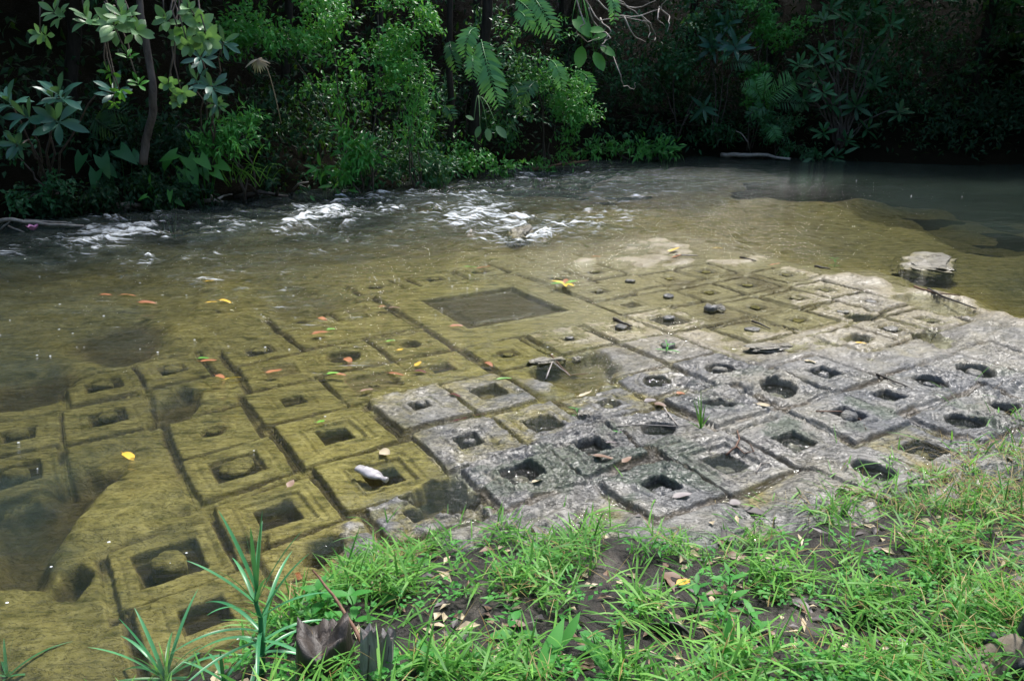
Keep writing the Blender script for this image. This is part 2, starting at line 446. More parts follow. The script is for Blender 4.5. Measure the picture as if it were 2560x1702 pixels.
def poly_sd(x, y, poly):                    # signed distance, inside positive
    d = np.full(x.shape, 1e9); ins = np.zeros(x.shape, bool)
    n = len(poly)
    for i in range(n):
        ax, ay = poly[i]; bx, by = poly[(i + 1) % n]
        ex, ey = bx - ax, by - ay
        t = np.clip(((x - ax) * ex + (y - ay) * ey) / (ex * ex + ey * ey + 1e-12), 0, 1)
        d = np.minimum(d, (x - ax - t * ex) ** 2 + (y - ay - t * ey) ** 2)
        c = ((ay > y) != (by > y)) & (x < (bx - ax) * (y - ay) / (by - ay + 1e-12) + ax)
        ins ^= c
    d = np.sqrt(d)
    return np.where(ins, d, -d)

# carved cells: u, v, half u, half v, kind, half pit, pit depth, knob radius, knob height over the pit floor, wear
CELLS = [
 (3.235, 5.72, .765, .86, 'basin', .46, .055, 0, 0, .1),
 (2.70, 4.55, .215, .255, 'ring', .075, .025, .036, .022, .3), (3.26, 4.575, .215, .24, 'ring', .06, .012, .035, .030, .4),
 (3.77, 4.58, .205, .245, 'ring', .085, .02, .055, .040, .7), (4.25, 4.56, .235, .24, 'ring', .13, .018, .05, .042, .6),
 (4.72, 4.56, .21, .22, 'plain', .0, .0, .055, .055, .5), (4.26, 5.07, .22, .20, 'pit', .11, .035, 0, 0, .6),
 (4.70, 5.07, .20, .2, 'plain', .0, .0, .055, .028, .5), (4.30, 5.58, .22, .22, 'pit', .10, .02, .05, .036, .7),
 (4.77, 5.70, .22, .22, 'plain', .0, .0, .05, .03, .6),
 (2.18, 5.12, .22, .22, 'round', .10, .05, 0, 0, .4), (2.16, 4.54, .225, .27, 'pit', .12, .045, 0, 0, .3),
 (1.67, 4.56, .25, .26, 'frame', .15, .03, .035, .012, .3), (1.66, 5.13, .24, .24, 'round', .12, .05, 0, 0, .4),
 (1.14, 4.57, .24, .26, 'pit', .10, .06, 0, 0, .4), (1.20, 5.12, .23, .24, 'frame', .14, .018, 0, 0, .5),
 (.62, 4.45, .21, .25, 'round', .09, .04, .05, .035, .5), (-.38, 4.56, .20, .22, 'ring', .12, .07, .075, .07, .2),
 (-.37, 5.08, .20, .25, 'ring', .11, .075, .06, .075, .1), (.11, 5.05, .22, .26, 'ring', .11, .075, .055, .075, .1),
 (.13, 5.66, .20, .24, 'ring', .11, .065, .07, .06, .2), (.58, 5.68, .20, .25, 'ring', .11, .05, .07, .048, .2),
 (.64, 3.90, .22, .24, 'ring', .14, .05, .09, .045, .4), (1.19, 3.94, .24, .29, 'step', .12, .085, 0, 0, .2),
 (1.75, 3.99, .22, .25, 'pit', .08, .055, .048, .085, .3), (2.21, 3.97, .20, .24, 'frame', .10, .07, 0, 0, .3),
 (3.745, 4.01, .20, .235, 'pit', .07, .03, .068, .062, .6), (4.62, 4.0, .2, .2, 'plain', 0, 0, .06, .02, .7),
 (.20, 3.21, .22, .22, 'ring', .135, .09, .085, .085, .3), (.69, 3.30, .22, .235, 'step', .115, .10, 0, 0, .3),
 (1.24, 3.34, .27, .25, 'step', .115, .15, 0, 0, .3), (1.77, 3.41, .23, .23, 'pit', .095, .12, .05, .13, .3),
 (2.25, 3.40, .20, .23, 'pit', .105, .12, 0, 0, .4), (2.74, 3.42, .22, .16, 'pit', .085, .09, .05, .075, .8),
 (3.23, 3.53, .21, .17, 'round', .10, .09, .045, .05, .9), (3.74, 3.48, .21, .235, 'round', .10, .07, .066, .085, .4),
 (5.10, 3.42, .21, .2, 'plain', 0, 0, 0, 0, .8), (5.56, 3.44, .2, .2, 'ring', .09, .015, .06, .016, .8), (6.06, 3.45, .2, .2, 'ring', .10, .018, .055, .018, .8),
 (5.68, 4.46, .2, .2, 'ring', .09, .02, .055, .02, .6), (6.34, 5.13, .22, .22, 'ring', .08, .015, .05, .02, .8),
 (.26, 2.74, .22, .2, 'pit', .12, .12, 0, 0, .3), (1.24, 2.88, .2, .16, 'pit', .085, .15, 0, 0, .6),
 (1.81, 2.92, .22, .22, 'pit', .11, .10, .065, .095, .6), (2.27, 2.95, .21, .21, 'pit', .10, .12, 0, 0, .5),
 (2.74, 2.96, .21, .2, 'round', .115, .10, .05, .045, .8), (3.29, 3.04, .22, .22, 'pit', .11, .12, .072, .105, .6),
 (3.79, 3.03, .195, .21, 'round', .12, .10, .075, .06, .7), (4.26, 3.05, .21, .23, 'pit', .125, .13, .052, .13, .2),
 (2.31, 2.45, .21, .2, 'pit', .105, .13, .07, .105, .6), (2.79, 2.50, .225, .235, 'step', .105, .12, .072, .095, .3),
 (3.27, 2.46, .2, .22, 'pit', .125, .14, .062, .115, .4), (3.80, 2.52, .22, .22, 'pit', .11, .08, .068, .10, .5),
 (4.27, 2.58, .2, .17, 'pit', .095, .09, .05, .065, .8), (4.72, 2.60, .2, .19, 'round', .115, .07, .05, .05, .8),
 (5.16, 2.55, .21, .22, 'round', .115, .10, .078, .10, .3), (3.32, 2.02, .22, .19, 'round', .13, .12, .06, .06, .5),
 (4.31, 2.13, .2, .2, 'round', .11, .10, .07, .06, .7), (4.68, 2.12, .16, .2, 'pit', .10, .09, .05, .05, .7),
 (3.80, 2.06, .21, .19, 'pit', .10, .09, .06, .07, .7), (5.62, 2.6, .2, .22, 'plain', 0, 0, 0, 0, .7), (5.15, 2.1, .21, .19, 'round', .1, .09, .05, .06, .6),
 (5.20, 4.50, .2, .2, 'ring', .09, .018, .05, .02, .7), (5.18, 4.02, .2, .2, 'ring', .09, .018, .05, .02, .8), (5.66, 3.95, .2, .18, 'ring', .08, .015, .05, .018, .8), (6.12, 4.02, .2, .2, 'ring', .09, .018, .05, .02, .8),
 (6.15, 4.52, .2, .2, 'ring', .09, .018, .05, .02, .8), (5.20, 5.06, .2, .2, 'ring', .1, .018, .05, .022, .6), (5.70, 5.06, .2, .2, 'ring', .09, .018, .05, .02, .6), (5.24, 5.66, .2, .2, 'ring', .09, .018, .05, .02, .6), (5.75, 5.66, .2, .2, 'ring', .09, .018, .05, .02, .7),
 (4.75, 6.25, .2, .22, 'ring', .09, .018, .05, .022, .6), (4.28, 6.22, .2, .22, 'ring', .1, .02, .05, .022, .6), (2.18, 6.28, .2, .2, 'frame', .1, .02, 0, 0, .5), (1.70, 6.28, .22, .2, 'round', .1, .03, 0, 0, .5), (2.62, 6.95, .2, .2, 'round', .09, .03, .05, .03, .5), (3.26, 6.95, .2, .2, 'ring', .1, .03, .05, .03, .5), (3.78, 6.95, .2, .2, 'ring', .1, .03, .05, .03, .6),
 (1.20, 5.68, .22, .22, 'ring', .1, .03, .055, .03, .5), (1.72, 5.72, .24, .24, 'plain', 0, 0, 0, 0, .6), (2.17, 5.72, .2, .24, 'plain', 0, 0, 0, 0, .6),
]

def terr(x, y, sc, seed):                   # flaky layered relief with little scarps
    uu, vv = x * EU[0] + y * EU[1], x * EV[0] + y * EV[1]
    nz = fbm(uu * sc * 0.75, vv * sc * 1.35, 5, seed, 0.55) * 4.0
    f = np.floor(nz); r = nz - f
    return (f + smooth(0.86, 1.0, r)) / 4.0

CELL_LV = {}
for c_ in CELLS:
    q_ = uv2xy(c_[0], c_[1])
    CELL_LV[(c_[0], c_[1])] = float(level(np.array([q_[0]]), np.array([q_[1]]))[0]) + 0.006 * math.sin(c_[0] * 37 + c_[1] * 91)

def rock(x, y):
    """height, silt, algae, moss of the river rock at x, y"""
    x = np.asarray(x, float); y = np.asarray(y, float)
    base = level(x, y)
    wx, wy = x + 0.007 * fbm(x * 3, y * 3, 2, 51), y + 0.007 * fbm(x * 3, y * 3, 2, 52)
    hol = np.zeros_like(x)
    for d, wd, poly in HOLLOWS:
        lo, hi = poly.min(0) - 0.3, poly.max(0) + 0.3
        k = (x > lo[0]) & (x < hi[0]) & (y > lo[1]) & (y < hi[1])
        if k.any():
            sdv = poly_sd(wx[k], wy[k], poly) + 0.03 * fbm(x[k] * 9, y[k] * 9, 3, 53)
            hol[k] += d * smooth(-wd * 0.5, wd, sdv)
    subm = smooth(0.0, -0.07, base)
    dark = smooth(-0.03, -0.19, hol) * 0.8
    hol = hol * (1 - 0.60 * subm)
    u, v = wx * EU[0] + wy * EU[1], wx * EV[0] + wy * EV[1]
    edge = np.full(x.shape, -9.0); pit = np.zeros_like(x); silt_shade = np.zeros_like(x)
    jit = 0.0055 * fbm(x * 16, y * 16, 3, 61); jit2 = 0.014 * fbm(x * 4.5, y * 4.5, 4, 62)
    worn = np.full(x.shape, 0.6)
    for (uc, vc, hu, hv, kind, ph, pd, kr, kh, wear) in CELLS:
        k = (np.abs(u - uc) < hu + 0.2) & (np.abs(v - vc) < hv + 0.2)
        if not k.any(): continue
        du, dv = u[k] - uc, v[k] - vc
        sd_c = math.sin(uc * 53.1 + vc * 17.7); ca = 0.035 * math.sin(uc * 11 + vc * 29)
        if kind != 'basin':
            du, dv = du + ca * dv, dv - ca * du
            hu, hv, ph = hu + 0.012 + 0.010 * sd_c, hv + 0.010 - 0.008 * sd_c, ph * (0.95 + 0.13 * math.sin(uc * 7 + vc * 31))
        wear = wear * 0.85
        d = np.minimum(hu - np.abs(du), hv - np.abs(dv)) + jit[k] * (0.5 + wear) + jit2[k] * wear * 0.7
        better = d > edge[k]
        cb = CELL_LV.get((uc, vc))
        if cb is not None:
            fl_k = smooth(-0.05, 0.03, d)
            base[k] = base[k] + (cb + 0.35 * (base[k] - cb) - base[k]) * fl_k
        edge[k] = np.maximum(edge[k], d)
        wk = worn[k]; wk[better] = wear; worn[k] = wk
        if pd > 0:
            if kind in ('pit', 'round', 'step'): ph = ph * 0.84
            if kind == 'basin': ph = ph * 1.04
            j = jit[k] * (0.5 + 0.9 * wear) + jit2[k] * wear * 0.55
            sq = np.maximum(np.abs(du), np.abs(dv)); rr = np.sqrt(du ** 2 + dv ** 2)
            if kind == 'round': sq = rr * 0.9
            dp = ph - sq + j
            pz = -pd * smooth(-0.006, 0.014, dp)
            if kind == 'ring':
                pz = pz + pd * 0.0
            if kind == 'basin':
                pz = -pd * smooth(-0.01, 0.02, dp) + 0.018 * smooth(-0.02, 0.03, 0.30 - np.maximum(np.abs(du + .02), np.abs(dv - .02)) + jit[k])
            if kind == 'frame':
                pz = pz + 0.016 * smooth(-0.006, 0.01, 0.035 - np.abs(sq - ph - 0.035) + j)
            if kind == 'step':
                pz = pz - 0.022 * smooth(-0.006, 0.008, ph + 0.055 - sq + j) - 0.010 * smooth(-0.006, 0.006, 0.012 - np.abs(sq - ph - 0.085) + j)
            else:
                pz = pz - 0.009 * smooth(-0.006, 0.006, 0.008 - np.abs(sq - ph - 0.05) + j)
            pit[k] = np.minimum(pit[k], pz)
            silt_shade[k] = np.maximum(silt_shade[k], 0.93 * smooth(-0.004, 0.022, dp) * (0.88 if kind == 'basin' else 0.55 if kind == 'frame' else 1.0))  # pit floors: shade painted into the stone colour
    near = smooth(-0.16, -0.06, edge)
    groove = smooth(-0.058, -0.030, edge) * (1 - smooth(-0.008, 0.006, edge))
    pit = pit * (1 - 0.40 * subm)
    z = base + hol - 0.034 * groove * (1.1 - 0.7 * worn) + pit
    dryness = smooth(-0.03, 0.03, base + hol)
    rough = dryness * (0.35 + 0.9 * worn * near + 1.0 * (1 - near))
    broken = 0.7 + 1.6 * smooth(-0.05, 0.35, fbm(x * 1.3, y * 1.3, 3, 79)) * smooth(6.5, 4.5, y)
    z = z + broken * (0.011 * rough * terr(x, y, 3.2, 71) + 0.010 * rough * terr(x, y, 7.5, 72) + 0.006 * rough * terr(x, y, 17, 76))
    z = z + (0.0028 + 0.010 * (1 - near)) * fbm(x * 6, y * 6, 4, 73) + 0.0035 * (0.4 + dryness) * fbm(x * 26, y * 26, 3, 74)
    z = z + (1 - dryness) * (1 - near) * (0.03 * fbm(x * 2.2, y * 2.2, 3, 75) + 0.10 * smooth(-0.1, -0.4, base) * fbm(x * 0.8, y * 0.8, 3, 78))
    # the broken, stacked ledge along the outer edge of the platform
    for q in LEDGE:
        d = np.sqrt((x - q[0]) ** 2 + (y - q[1]) ** 2)
        k = d < q[2]
        if k.any():
            z[k] += q[3] * smooth(q[2], q[2] * 0.3, d[k]) * (0.75 + 0.35 * terr(x[k], y[k], 3.0, 77))
    silt_shade = np.maximum(silt_shade, groove * 0.86 * smooth(-0.35, 0.15, fbm(x * 3, y * 3, 3, 81) + 0.1))  # brown groove silt with shade painted in
    
    silt_shade = np.maximum(silt_shade, 0.97 * dark)
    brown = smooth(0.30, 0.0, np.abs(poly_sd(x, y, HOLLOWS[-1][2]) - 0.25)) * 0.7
    silt_shade = np.clip(np.maximum(silt_shade, brown * smooth(-0.3, 0.35, fbm(x * 1.7, y * 3.0, 4, 82))), 0, 1)
    algae = smooth(0.022, -0.012, z + 0.012 * fbm(x * 5, y * 5, 4, 83)) * smooth(0.030, 0.002, base + 0.014 * fbm(x * 4, y * 4, 3, 86))
    moss = smooth(0.28, 0.6, fbm(x * 3.3, y * 3.3, 5, 84)) * smooth(0.0, 0.03, z) * smooth(5.6, 4.2, y) * 0.7
    chip = dryness * (1 - silt_shade) * smooth(-0.55, 0.15, fbm(x * 1.6, y * 1.6, 3, 87))
    tan = smooth(0.035, 0.0, base) * smooth(5.0, 6.2, y + 0.35 * x) * smooth(-0.5, 1.2, x + 0.3) * smooth(-0.09, -0.03, base) * 0.85
    algae = algae * (1 - 0.72 * tan)
    return z, silt_shade, algae, moss, chip, tan

LEDGE = []
for a, b, r_, h_ in [(1640,606,.30,.045),(1700,610,.25,.04),(1790,622,.22,.03),(1900,648,.25,.03),(1990,672,.25,.03),(2070,690,.3,.04),(2160,700,.3,.05),(2240,712,.3,.05),
                     (2320,728,.28,.05),(2400,755,.26,.05),(2470,780,.26,.05),(2540,800,.26,.05),(2490,825,.25,.04),(2200,730,.2,.02),(1560,620,.2,.025),(1450,640,.2,.02)]:
    g = G(a, b); LEDGE.append((g[0], g[1], r_, h_))

# fan of the open riverbed, finer near the bank
YS = np.exp(np.linspace(math.log(1.3), math.log(26), 520))
SS = np.concatenate([np.linspace(-2.6, -0.76, 50)[:-1], np.linspace(-0.76, 0.76, 520), np.linspace(0.76, 2.6, 50)[1:]])
YY, S2 = np.meshgrid(YS, SS, indexing='ij')
XX = YY * S2
bz, bs, ba, bm, bc, bt = rock(XX.ravel(), YY.ravel())
bu, bv = XX.ravel() * EU[0] + YY.ravel() * EU[1], XX.ravel() * EV[0] + YY.ravel() * EV[1]
GAP = 0.045
pz = bz.copy()
for (uc, vc, hu, hv, *_r) in CELLS:        # the bed drops away under each carved block
    ins = np.minimum(hu + GAP - np.abs(bu - uc), hv + GAP - np.abs(bv - vc))
    pz = np.where(ins > 0.020, np.minimum(pz, bz - 0.35), pz)
bed_me = mesh_np('riverbed', np.stack([XX.ravel(), YY.ravel(), pz], 1), grid_faces(len(YS), len(SS)), {'silt_shade': bs, 'algae': ba, 'moss': bm, 'chip': bc, 'tan': bt}, mats=[M_STONE])
riverbed = link('riverbed', bed_me, kind='structure', label='carved sandstone riverbed, wet grey near the bank, golden under water')

def lathe_knob(r, h, seed):
    prof = [(0.0, 1.0), (0.45, 1.0), (0.80, 0.95), (0.97, 0.80), (1.0, 0.55), (0.97, 0.2), (1.03, -0.4), (1.05, -1.2)]
    k = 20
    V = []
    for q, hh in prof[1:]:
        for i in range(k):
            t = i / k * 2 * math.pi
            w_ = 1 + 0.10 * math.sin(2 * t + seed) + 0.07 * math.sin(3 * t + seed * 2.3) + 0.05 * math.sin(7 * t + seed)
            V.append((r * q * w_ * math.cos(t), r * q * w_ * math.sin(t), h * (hh + 0.10 * math.sin(t + seed) * q + 0.04 * math.sin(5 * t + seed))))
    V.append((0, 0, h * 1.0))
    m = len(prof) - 1
    F = []
    for i in range(m - 1):
        for j in range(k):
            a, b = i * k + j, i * k + (j + 1) % k
            F += [(a, a + k, b + k), (a, b + k, b)]
    for j in range(k): F.append((j, (j + 1) % k, m * k))
    return np.array(V), np.array(F)

for ci, (uc, vc, hu, hv, kind, ph, pd, kr, kh, wear) in enumerate(CELLS):
    cx, cy = uv2xy(uc, vc)
    if abs(cx / cy) > 0.95: continue
    step = max(0.0055, 0.0016 * math.hypot(cx, cy))
    nu, nv = int((2 * hu + 2 * GAP) / step) + 2, int((2 * hv + 2 * GAP) / step) + 2
    uu, vv = np.meshgrid(np.linspace(uc - hu - GAP, uc + hu + GAP, nu), np.linspace(vc - hv - GAP, vc + hv + GAP, nv), indexing='ij')
    x, y = uv2xy(uu, vv)
    z, s_, a_, m_, c_, t_ = rock(x.ravel(), y.ravel())
    z = z.reshape(nu, nv) + 0.0015
    for sl in (np.s_[0, :], np.s_[-1, :], np.s_[:, 0], np.s_[:, -1]): z[sl] -= 0.07   # skirt
    V = np.stack([x.ravel() - cx, y.ravel() - cy, z.ravel()], 1)
    F = grid_faces(nu, nv)
    me = mesh_np('carved_panel', V, F, {'silt_shade': s_, 'algae': a_, 'moss': m_, 'chip': c_, 'tan': t_}, mats=[M_STONE])
    pnl = link('carved_panel', me, riverbed, M=Matrix.Translation((cx, cy, 0)))
    if kr > 0:
        z0 = rock(np.array([cx]), np.array([cy]))[0]
        zb = z0[0]
        kr = kr * (0.74 if kind in ('pit', 'round', 'step') else 0.95)
        KV, KF = lathe_knob(kr, kh * 0.9 if kind != 'plain' else kh, ci * 1.7)
        KV = KV.copy(); KV[:, 2] = np.where(KV[:, 2] < 0, KV[:, 2] * 1.5, KV[:, 2])
        KV[:, 2] += zb + 0.004 * fbm(KV[:, 0] * 40 + ci, KV[:, 1] * 40, 3, 91)
        al = smooth(0.02, -0.01, KV[:, 2] + 0.008 * fbm(KV[:, 0] * 20, KV[:, 1] * 20, 2, 92))
        al = al * float(smooth(0.03, 0.0, CELL_LV[(uc, vc)]))
        km = mesh_np('linga', KV, KF, {'silt_shade': np.zeros(len(KV)), 'algae': al, 'moss': np.zeros(len(KV)), 'chip': np.full(len(KV), .5)}, mats=[M_STONE])
        link('linga', km, pnl)

# ------------------------------------------------------------------ water
YW = np.exp(np.linspace(math.log(1.3), math.log(27), 520))
SW = np.concatenate([np.linspace(-2.6, -0.76, 50)[:-1], np.linspace(-0.76, 0.76, 400), np.linspace(0.76, 2.6, 50)[1:]])
YY, S2 = np.meshgrid(YW, SW, indexing='ij')
XX = (YY * S2).ravel(); YY = YY.ravel()

def pxfield(x, y, pts, sig=0.06):           # soft field through values given at places of the photograph
    s, l = x / y, np.log(y)
    num = np.zeros_like(x); den = np.zeros_like(x)
    for a, b, z in pts:
        g = G(a, b)
        d2 = (s - g[0] / g[1]) ** 2 + ((l - math.log(g[1])) * 0.55) ** 2
        wgt = np.exp(-d2 / (2 * sig ** 2)) + 1e-3 / (d2 + 0.01)
        num += wgt * z; den += wgt
    return num / den

ROUGH = [(100,620,.5),(300,600,.8),(500,600,.7),(800,550,1),(1000,560,1),(1250,550,1),(1400,580,.9),(1300,480,.7),(1500,440,.7),(1600,480,.6),(1700,410,.4),(1900,430,.22),(2200,450,.11),(2450,430,.08),
 (2500,500,.08),(2000,520,.13),(2300,600,.09),(2500,700,.07),(2250,520,.09),(600,700,.55),(300,720,.5),(100,760,.42),(800,740,.55),(850,860,.42),(1000,800,.18),(1150,700,.10),(1200,760,.03),(1100,640,.25),(1400,650,.12),
 (1800,720,.015),(2000,800,.012),(1600,720,.03),(1300,900,.012),(700,900,.26),(500,880,.30),(300,850,.35),(200,1000,.2),(500,1080,.17),(300,1250,.07),(700,1100,.05),(900,1150,.02),(400,1500,.035),(100,1500,.05),(1700,1100,.006),(2200,950,.006),(2500,900,.006)]
rough_f = pxfield(XX, YY, ROUGH)
fl_a = R(14)
fa, fb = XX * math.cos(fl_a) + YY * math.sin(fl_a), -XX * math.sin(fl_a) + YY * math.cos(fl_a)
wave = 0.075 * fbm(fa * 0.9, fb * 2.0, 4, 101) + 0.025 * (1 - np.abs(fbm(fa * 1.6, fb * 4.0, 3, 102))) - 0.012
wave = wave * smooth(0.15, 1.0, rough_f) + 0.004 * rough_f * fbm(fa * 3, fb * 7, 3, 103)
FOAM = [(270,588,120,26,.9),(225,580,40,20,.7),(790,540,90,28,1.0),(900,545,80,20,.5),(1180,540,120,30,.8),(1270,552,80,26,1.0),(1320,585,150,34,.8),(1420,600,130,26,.6),(1380,545,160,40,.5),
 (1100,500,250,40,.45),(1600,500,130,20,.45),(1680,440,110,16,.4),(1300,455,180,22,.42),(950,500,150,24,.4),(1500,560,140,40,.5),(530,690,110,20,.5),(700,740,150,28,.35),(760,760,100,18,.5),(560,850,120,26,.42),(560,885,80,16,.5),
 (30,620,60,20,.6),(130,640,150,26,.35),(560,570,60,20,.5),(850,800,130,26,.55),(880,870,110,22,.5),(930,905,90,16,.5),(830,930,110,16,.45),(960,940,90,12,.4),(380,1130,60,16,.35),(430,1150,40,10,.42),(1150,640,120,20,.35),(1050,660,110,16,.3),
 (1400,660,120,14,.4),(1350,690,80,14,.45),(1650,612,160,14,.55),(1800,640,120,12,.45),(1480,735,90,10,.35),(1900,420,250,16,.30),(2200,450,200,16,.22),(400,650,250,30,.30),(900,640,250,30,.28),(300,760,250,40,.2),(220,820,150,30,.15)]
foam = np.zeros_like(XX)
sx_, ly = XX / YY, np.log(YY)
for a, b, ra, rb, dn in FOAM:
    g, g2, g3 = G(a, b), G(a, max(b - rb, 300)), G(a, b + rb)
    rl = abs(math.log(g2[1]) - math.log(g3[1])) / 2
    rs = ra / FPX * 1.05
    tilt = (sx_ - g[0] / g[1]) * (rl / rs) * 0.6
    q = ((sx_ - g[0] / g[1]) / rs) ** 2 + ((ly - math.log(g[1]) - tilt) / rl) ** 2
    foam = np.maximum(foam, dn * np.exp(-q * 0.9))
foam = np.clip(foam * 0.42 + 0.20 * smooth(0.08, 0.55, rough_f), 0, 0.70)
rapid = smooth(0.30, 0.75, rough_f)
crest = 1 - np.abs(fbm(fa * 1.3 + 3, fb * 2.6, 3, 106)) * 1.4
crest2 = 1 - np.abs(fbm(fa * 3.0, fb * 6.0, 3, 107)) * 1.4
wave += rapid * (0.050 * np.clip(crest, 0, 1) ** 3 + 0.022 * np.clip(crest2, 0, 1) ** 2 - 0.015)
foam = np.clip(foam + rapid * (0.20 * smooth(0.55, 0.95, crest) + 0.14 * smooth(0.6, 1.0, crest2) - 0.07), 0, 0.8)
wave += 0.035 * smooth(0.35, 0.6, foam) * np.abs(fbm(fa * 2.2, fb * 5, 4, 105))
zr = rock(XX, YY)[0]
depth = np.clip(0.0 + wave - zr, 0, 3)
murk = 1 - np.exp(-np.maximum(depth - 0.035, 0) * 3.0)
murk = np.clip(murk, 0, 0.93)
wz = wave + 0.0
me = mesh_np('river', np.stack([XX, YY, wz], 1), grid_faces(len(YW), len(SW)), {'ripple': rough_f, 'foam': foam, 'murk': murk}, mats=[M_WATER])
river = link('river', me, kind='structure', label='clear brown river water breaking into white rapids')

def wz_at(x, y):
    k = np.argmin((XX - x) ** 2 + (YY - y) ** 2)
    return float(wz[k])

# ------------------------------------------------------------------ ground sheet, near bank, far bank
def sheet(name, xs, ys, fz, m, label):
    gx, gy = np.meshgrid(xs, ys, indexing='ij')
    z = fz(gx.ravel(), gy.ravel())
    me = mesh_np(name, np.stack([gx.ravel(), gy.ravel(), z], 1), grid_faces(len(xs), len(ys))[:, ::-1], mats=[m])
    return link(name, me, kind='structure', label=label)

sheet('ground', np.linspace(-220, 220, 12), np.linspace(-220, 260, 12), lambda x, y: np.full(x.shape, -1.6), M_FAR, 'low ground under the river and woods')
BX = np.array([-30, -4, -1.7, -.98, -.80, -.62, -.3, 0, .7, 1.2, 1.8, 2.4, 3.1, 5, 30.0])
BY = np.array([-2, 1.2, 1.70, 1.98, 2.45, 2.72, 2.84, 2.86, 2.84, 2.90, 3.15, 3.45, 3.85, 4.9, 16.0])

def bank_z(x, y):
    d = np.interp(x, BX, BY) - y + 0.10 * fbm(x * 2.2, y * 2.2, 3, 111)
    d = np.minimum(d, np.where(x < -0.6, (x + 1.05) * 1.0 + np.maximum(1.85 - y, 0) * 3 + 0.2, 9))
    up = 0.10 * smooth(-0.1, 0.35, d) + 0.20 * smooth(0.1, 1.5, d) + 0.25 * smooth(1.2, 5, d)
    dn = -0.9 * smooth(0.0, -0.9, d)
    return 0.01 + up + dn + 0.025 * fbm(x * 4, y * 4, 4, 112) + 0.010 * fbm(x * 15, y * 15, 3, 113)

bx = np.concatenate([np.linspace(-30, -3, 14)[:-1], np.linspace(-3, 4.2, 240), np.linspace(4.2, 30, 14)[1:]])
by = np.concatenate([np.linspace(-40, 0.5, 14)[:-1], np.linspace(0.5, 5.0, 150), np.linspace(5.0, 20, 16)[1:]])
sheet('bank', bx, by, bank_z, M_SOIL, 'dark muddy near bank under the grass')

# waterline of the far side: photograph x -> distance
WL = [(-500, 640), (0, 566), (230, 528), (500, 506), (720, 494), (900, 468), (1080, 452), (1250, 432), (1450, 408), (1550, 398), (1750, 391), (1900, 391), (2100, 402), (2300, 412), (2560, 412), (3100, 420)]
WLW = np.array([G(a, b)[:2] for a, b in WL])

def ybank(px):
    y = np.interp(px, [a for a, b in WL], [b for a, b in WL])
    return G(px, y)[1]

def far_d(x, y):                            # distance behind the far waterline (roughly)
    yl = np.interp(x, WLW[:, 0], WLW[:, 1], left=4.0)
    yl = np.where(x < WLW[0, 0], WLW[0, 1] + (x - WLW[0, 0]) * 0.9, yl)
    return (y - yl) * np.where(x < 1.6, 0.70, 1.0)

def far_z(x, y):
    d = far_d(x, y) + 0.25 * fbm(x * 0.9, y * 0.9, 3, 121)
    return -0.5 + 0.62 * smooth(-0.5, 0.4, d) + 0.9 * smooth(0.2, 2.2, d) + 3.5 * smooth(1.8, 9, d) + 9 * smooth(7, 40, d) + 0.10 * fbm(x * 2, y * 2, 4, 122)

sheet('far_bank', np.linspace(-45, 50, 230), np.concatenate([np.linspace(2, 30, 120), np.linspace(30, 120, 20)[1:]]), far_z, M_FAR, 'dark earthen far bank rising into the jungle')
# ------------------------------------------------------------------ leaf building
def norm(a): return a / (np.linalg.norm(a, axis=-1, keepdims=True) + 1e-9)

def leaf_batch(p, d, up, L, W, fold=0.18, droop=0.15, tint=None):
    """many small folded leaves: 5 points, 4 triangles each"""
    n = len(p); d = norm(d); s = norm(np.cross(d, up)); nn = np.cross(s, d)
    L = np.broadcast_to(L, (n,))[:, None]; W = np.broadcast_to(W, (n,))[:, None]
    mid = p + d * L * 0.48
    V = np.stack([p, mid + s * W * 0.5 + nn * W * fold, mid - s * W * 0.5 + nn * W * fold, p + d * L - nn * L * droop, mid], 1).reshape(-1, 3)
    k = np.arange(n)[:, None, None] * 5
    F = (np.array([[0, 1, 4], [0, 4, 2], [4, 1, 3], [4, 3, 2]])[None] + k).reshape(-1, 3)
    t = RNG.random(n) if tint is None else tint
    return V, F, np.repeat(t, 5)

def blade_batch(p, d, side, L, W, bend, tint=None, seg=3):
    """curved tapering grass blades"""
    n = len(p); d = norm(d); side = norm(side); L = np.broadcast_to(L, (n,))[:, None]; W = np.broadcast_to(W, (n,))[:, None]
    out = []
    bend = np.broadcast_to(bend, (n,))[:, None]
    hd = d * np.array([1, 1, 0.0]); hd = norm(hd)
    for i in range(seg + 1):
        t = i / seg
        c = p + d * L * t + (hd * 0.25 - np.array([0, 0, 1.0])) * L * bend * t * t
        wd = W * (0.55 + 0.9 * t - 1.45 * t * t) if i < seg else W * 0
        if i == seg: out.append(c)
        else: out += [c - side * wd * 0.5, c + side * wd * 0.5]
    V = np.stack(out, 1); m = V.shape[1]
    f = []
    for i in range(seg - 1): f += [[2 * i, 2 * i + 1, 2 * i + 3], [2 * i, 2 * i + 3, 2 * i + 2]]
    f += [[2 * seg - 2, 2 * seg - 1, 2 * seg]]
    F = (np.array(f)[None] + np.arange(n)[:, None, None] * m).reshape(-1, 3)
    t = RNG.random(n) if tint is None else tint
    return V.reshape(-1, 3), F, np.repeat(t, m)

def join(parts):
    V, F, T, n = [], [], [], 0
    for v, f, t in parts:
        V.append(v); F.append(f + n); T.append(t); n += len(v)
    return np.concatenate(V), np.concatenate(F), np.concatenate(T)

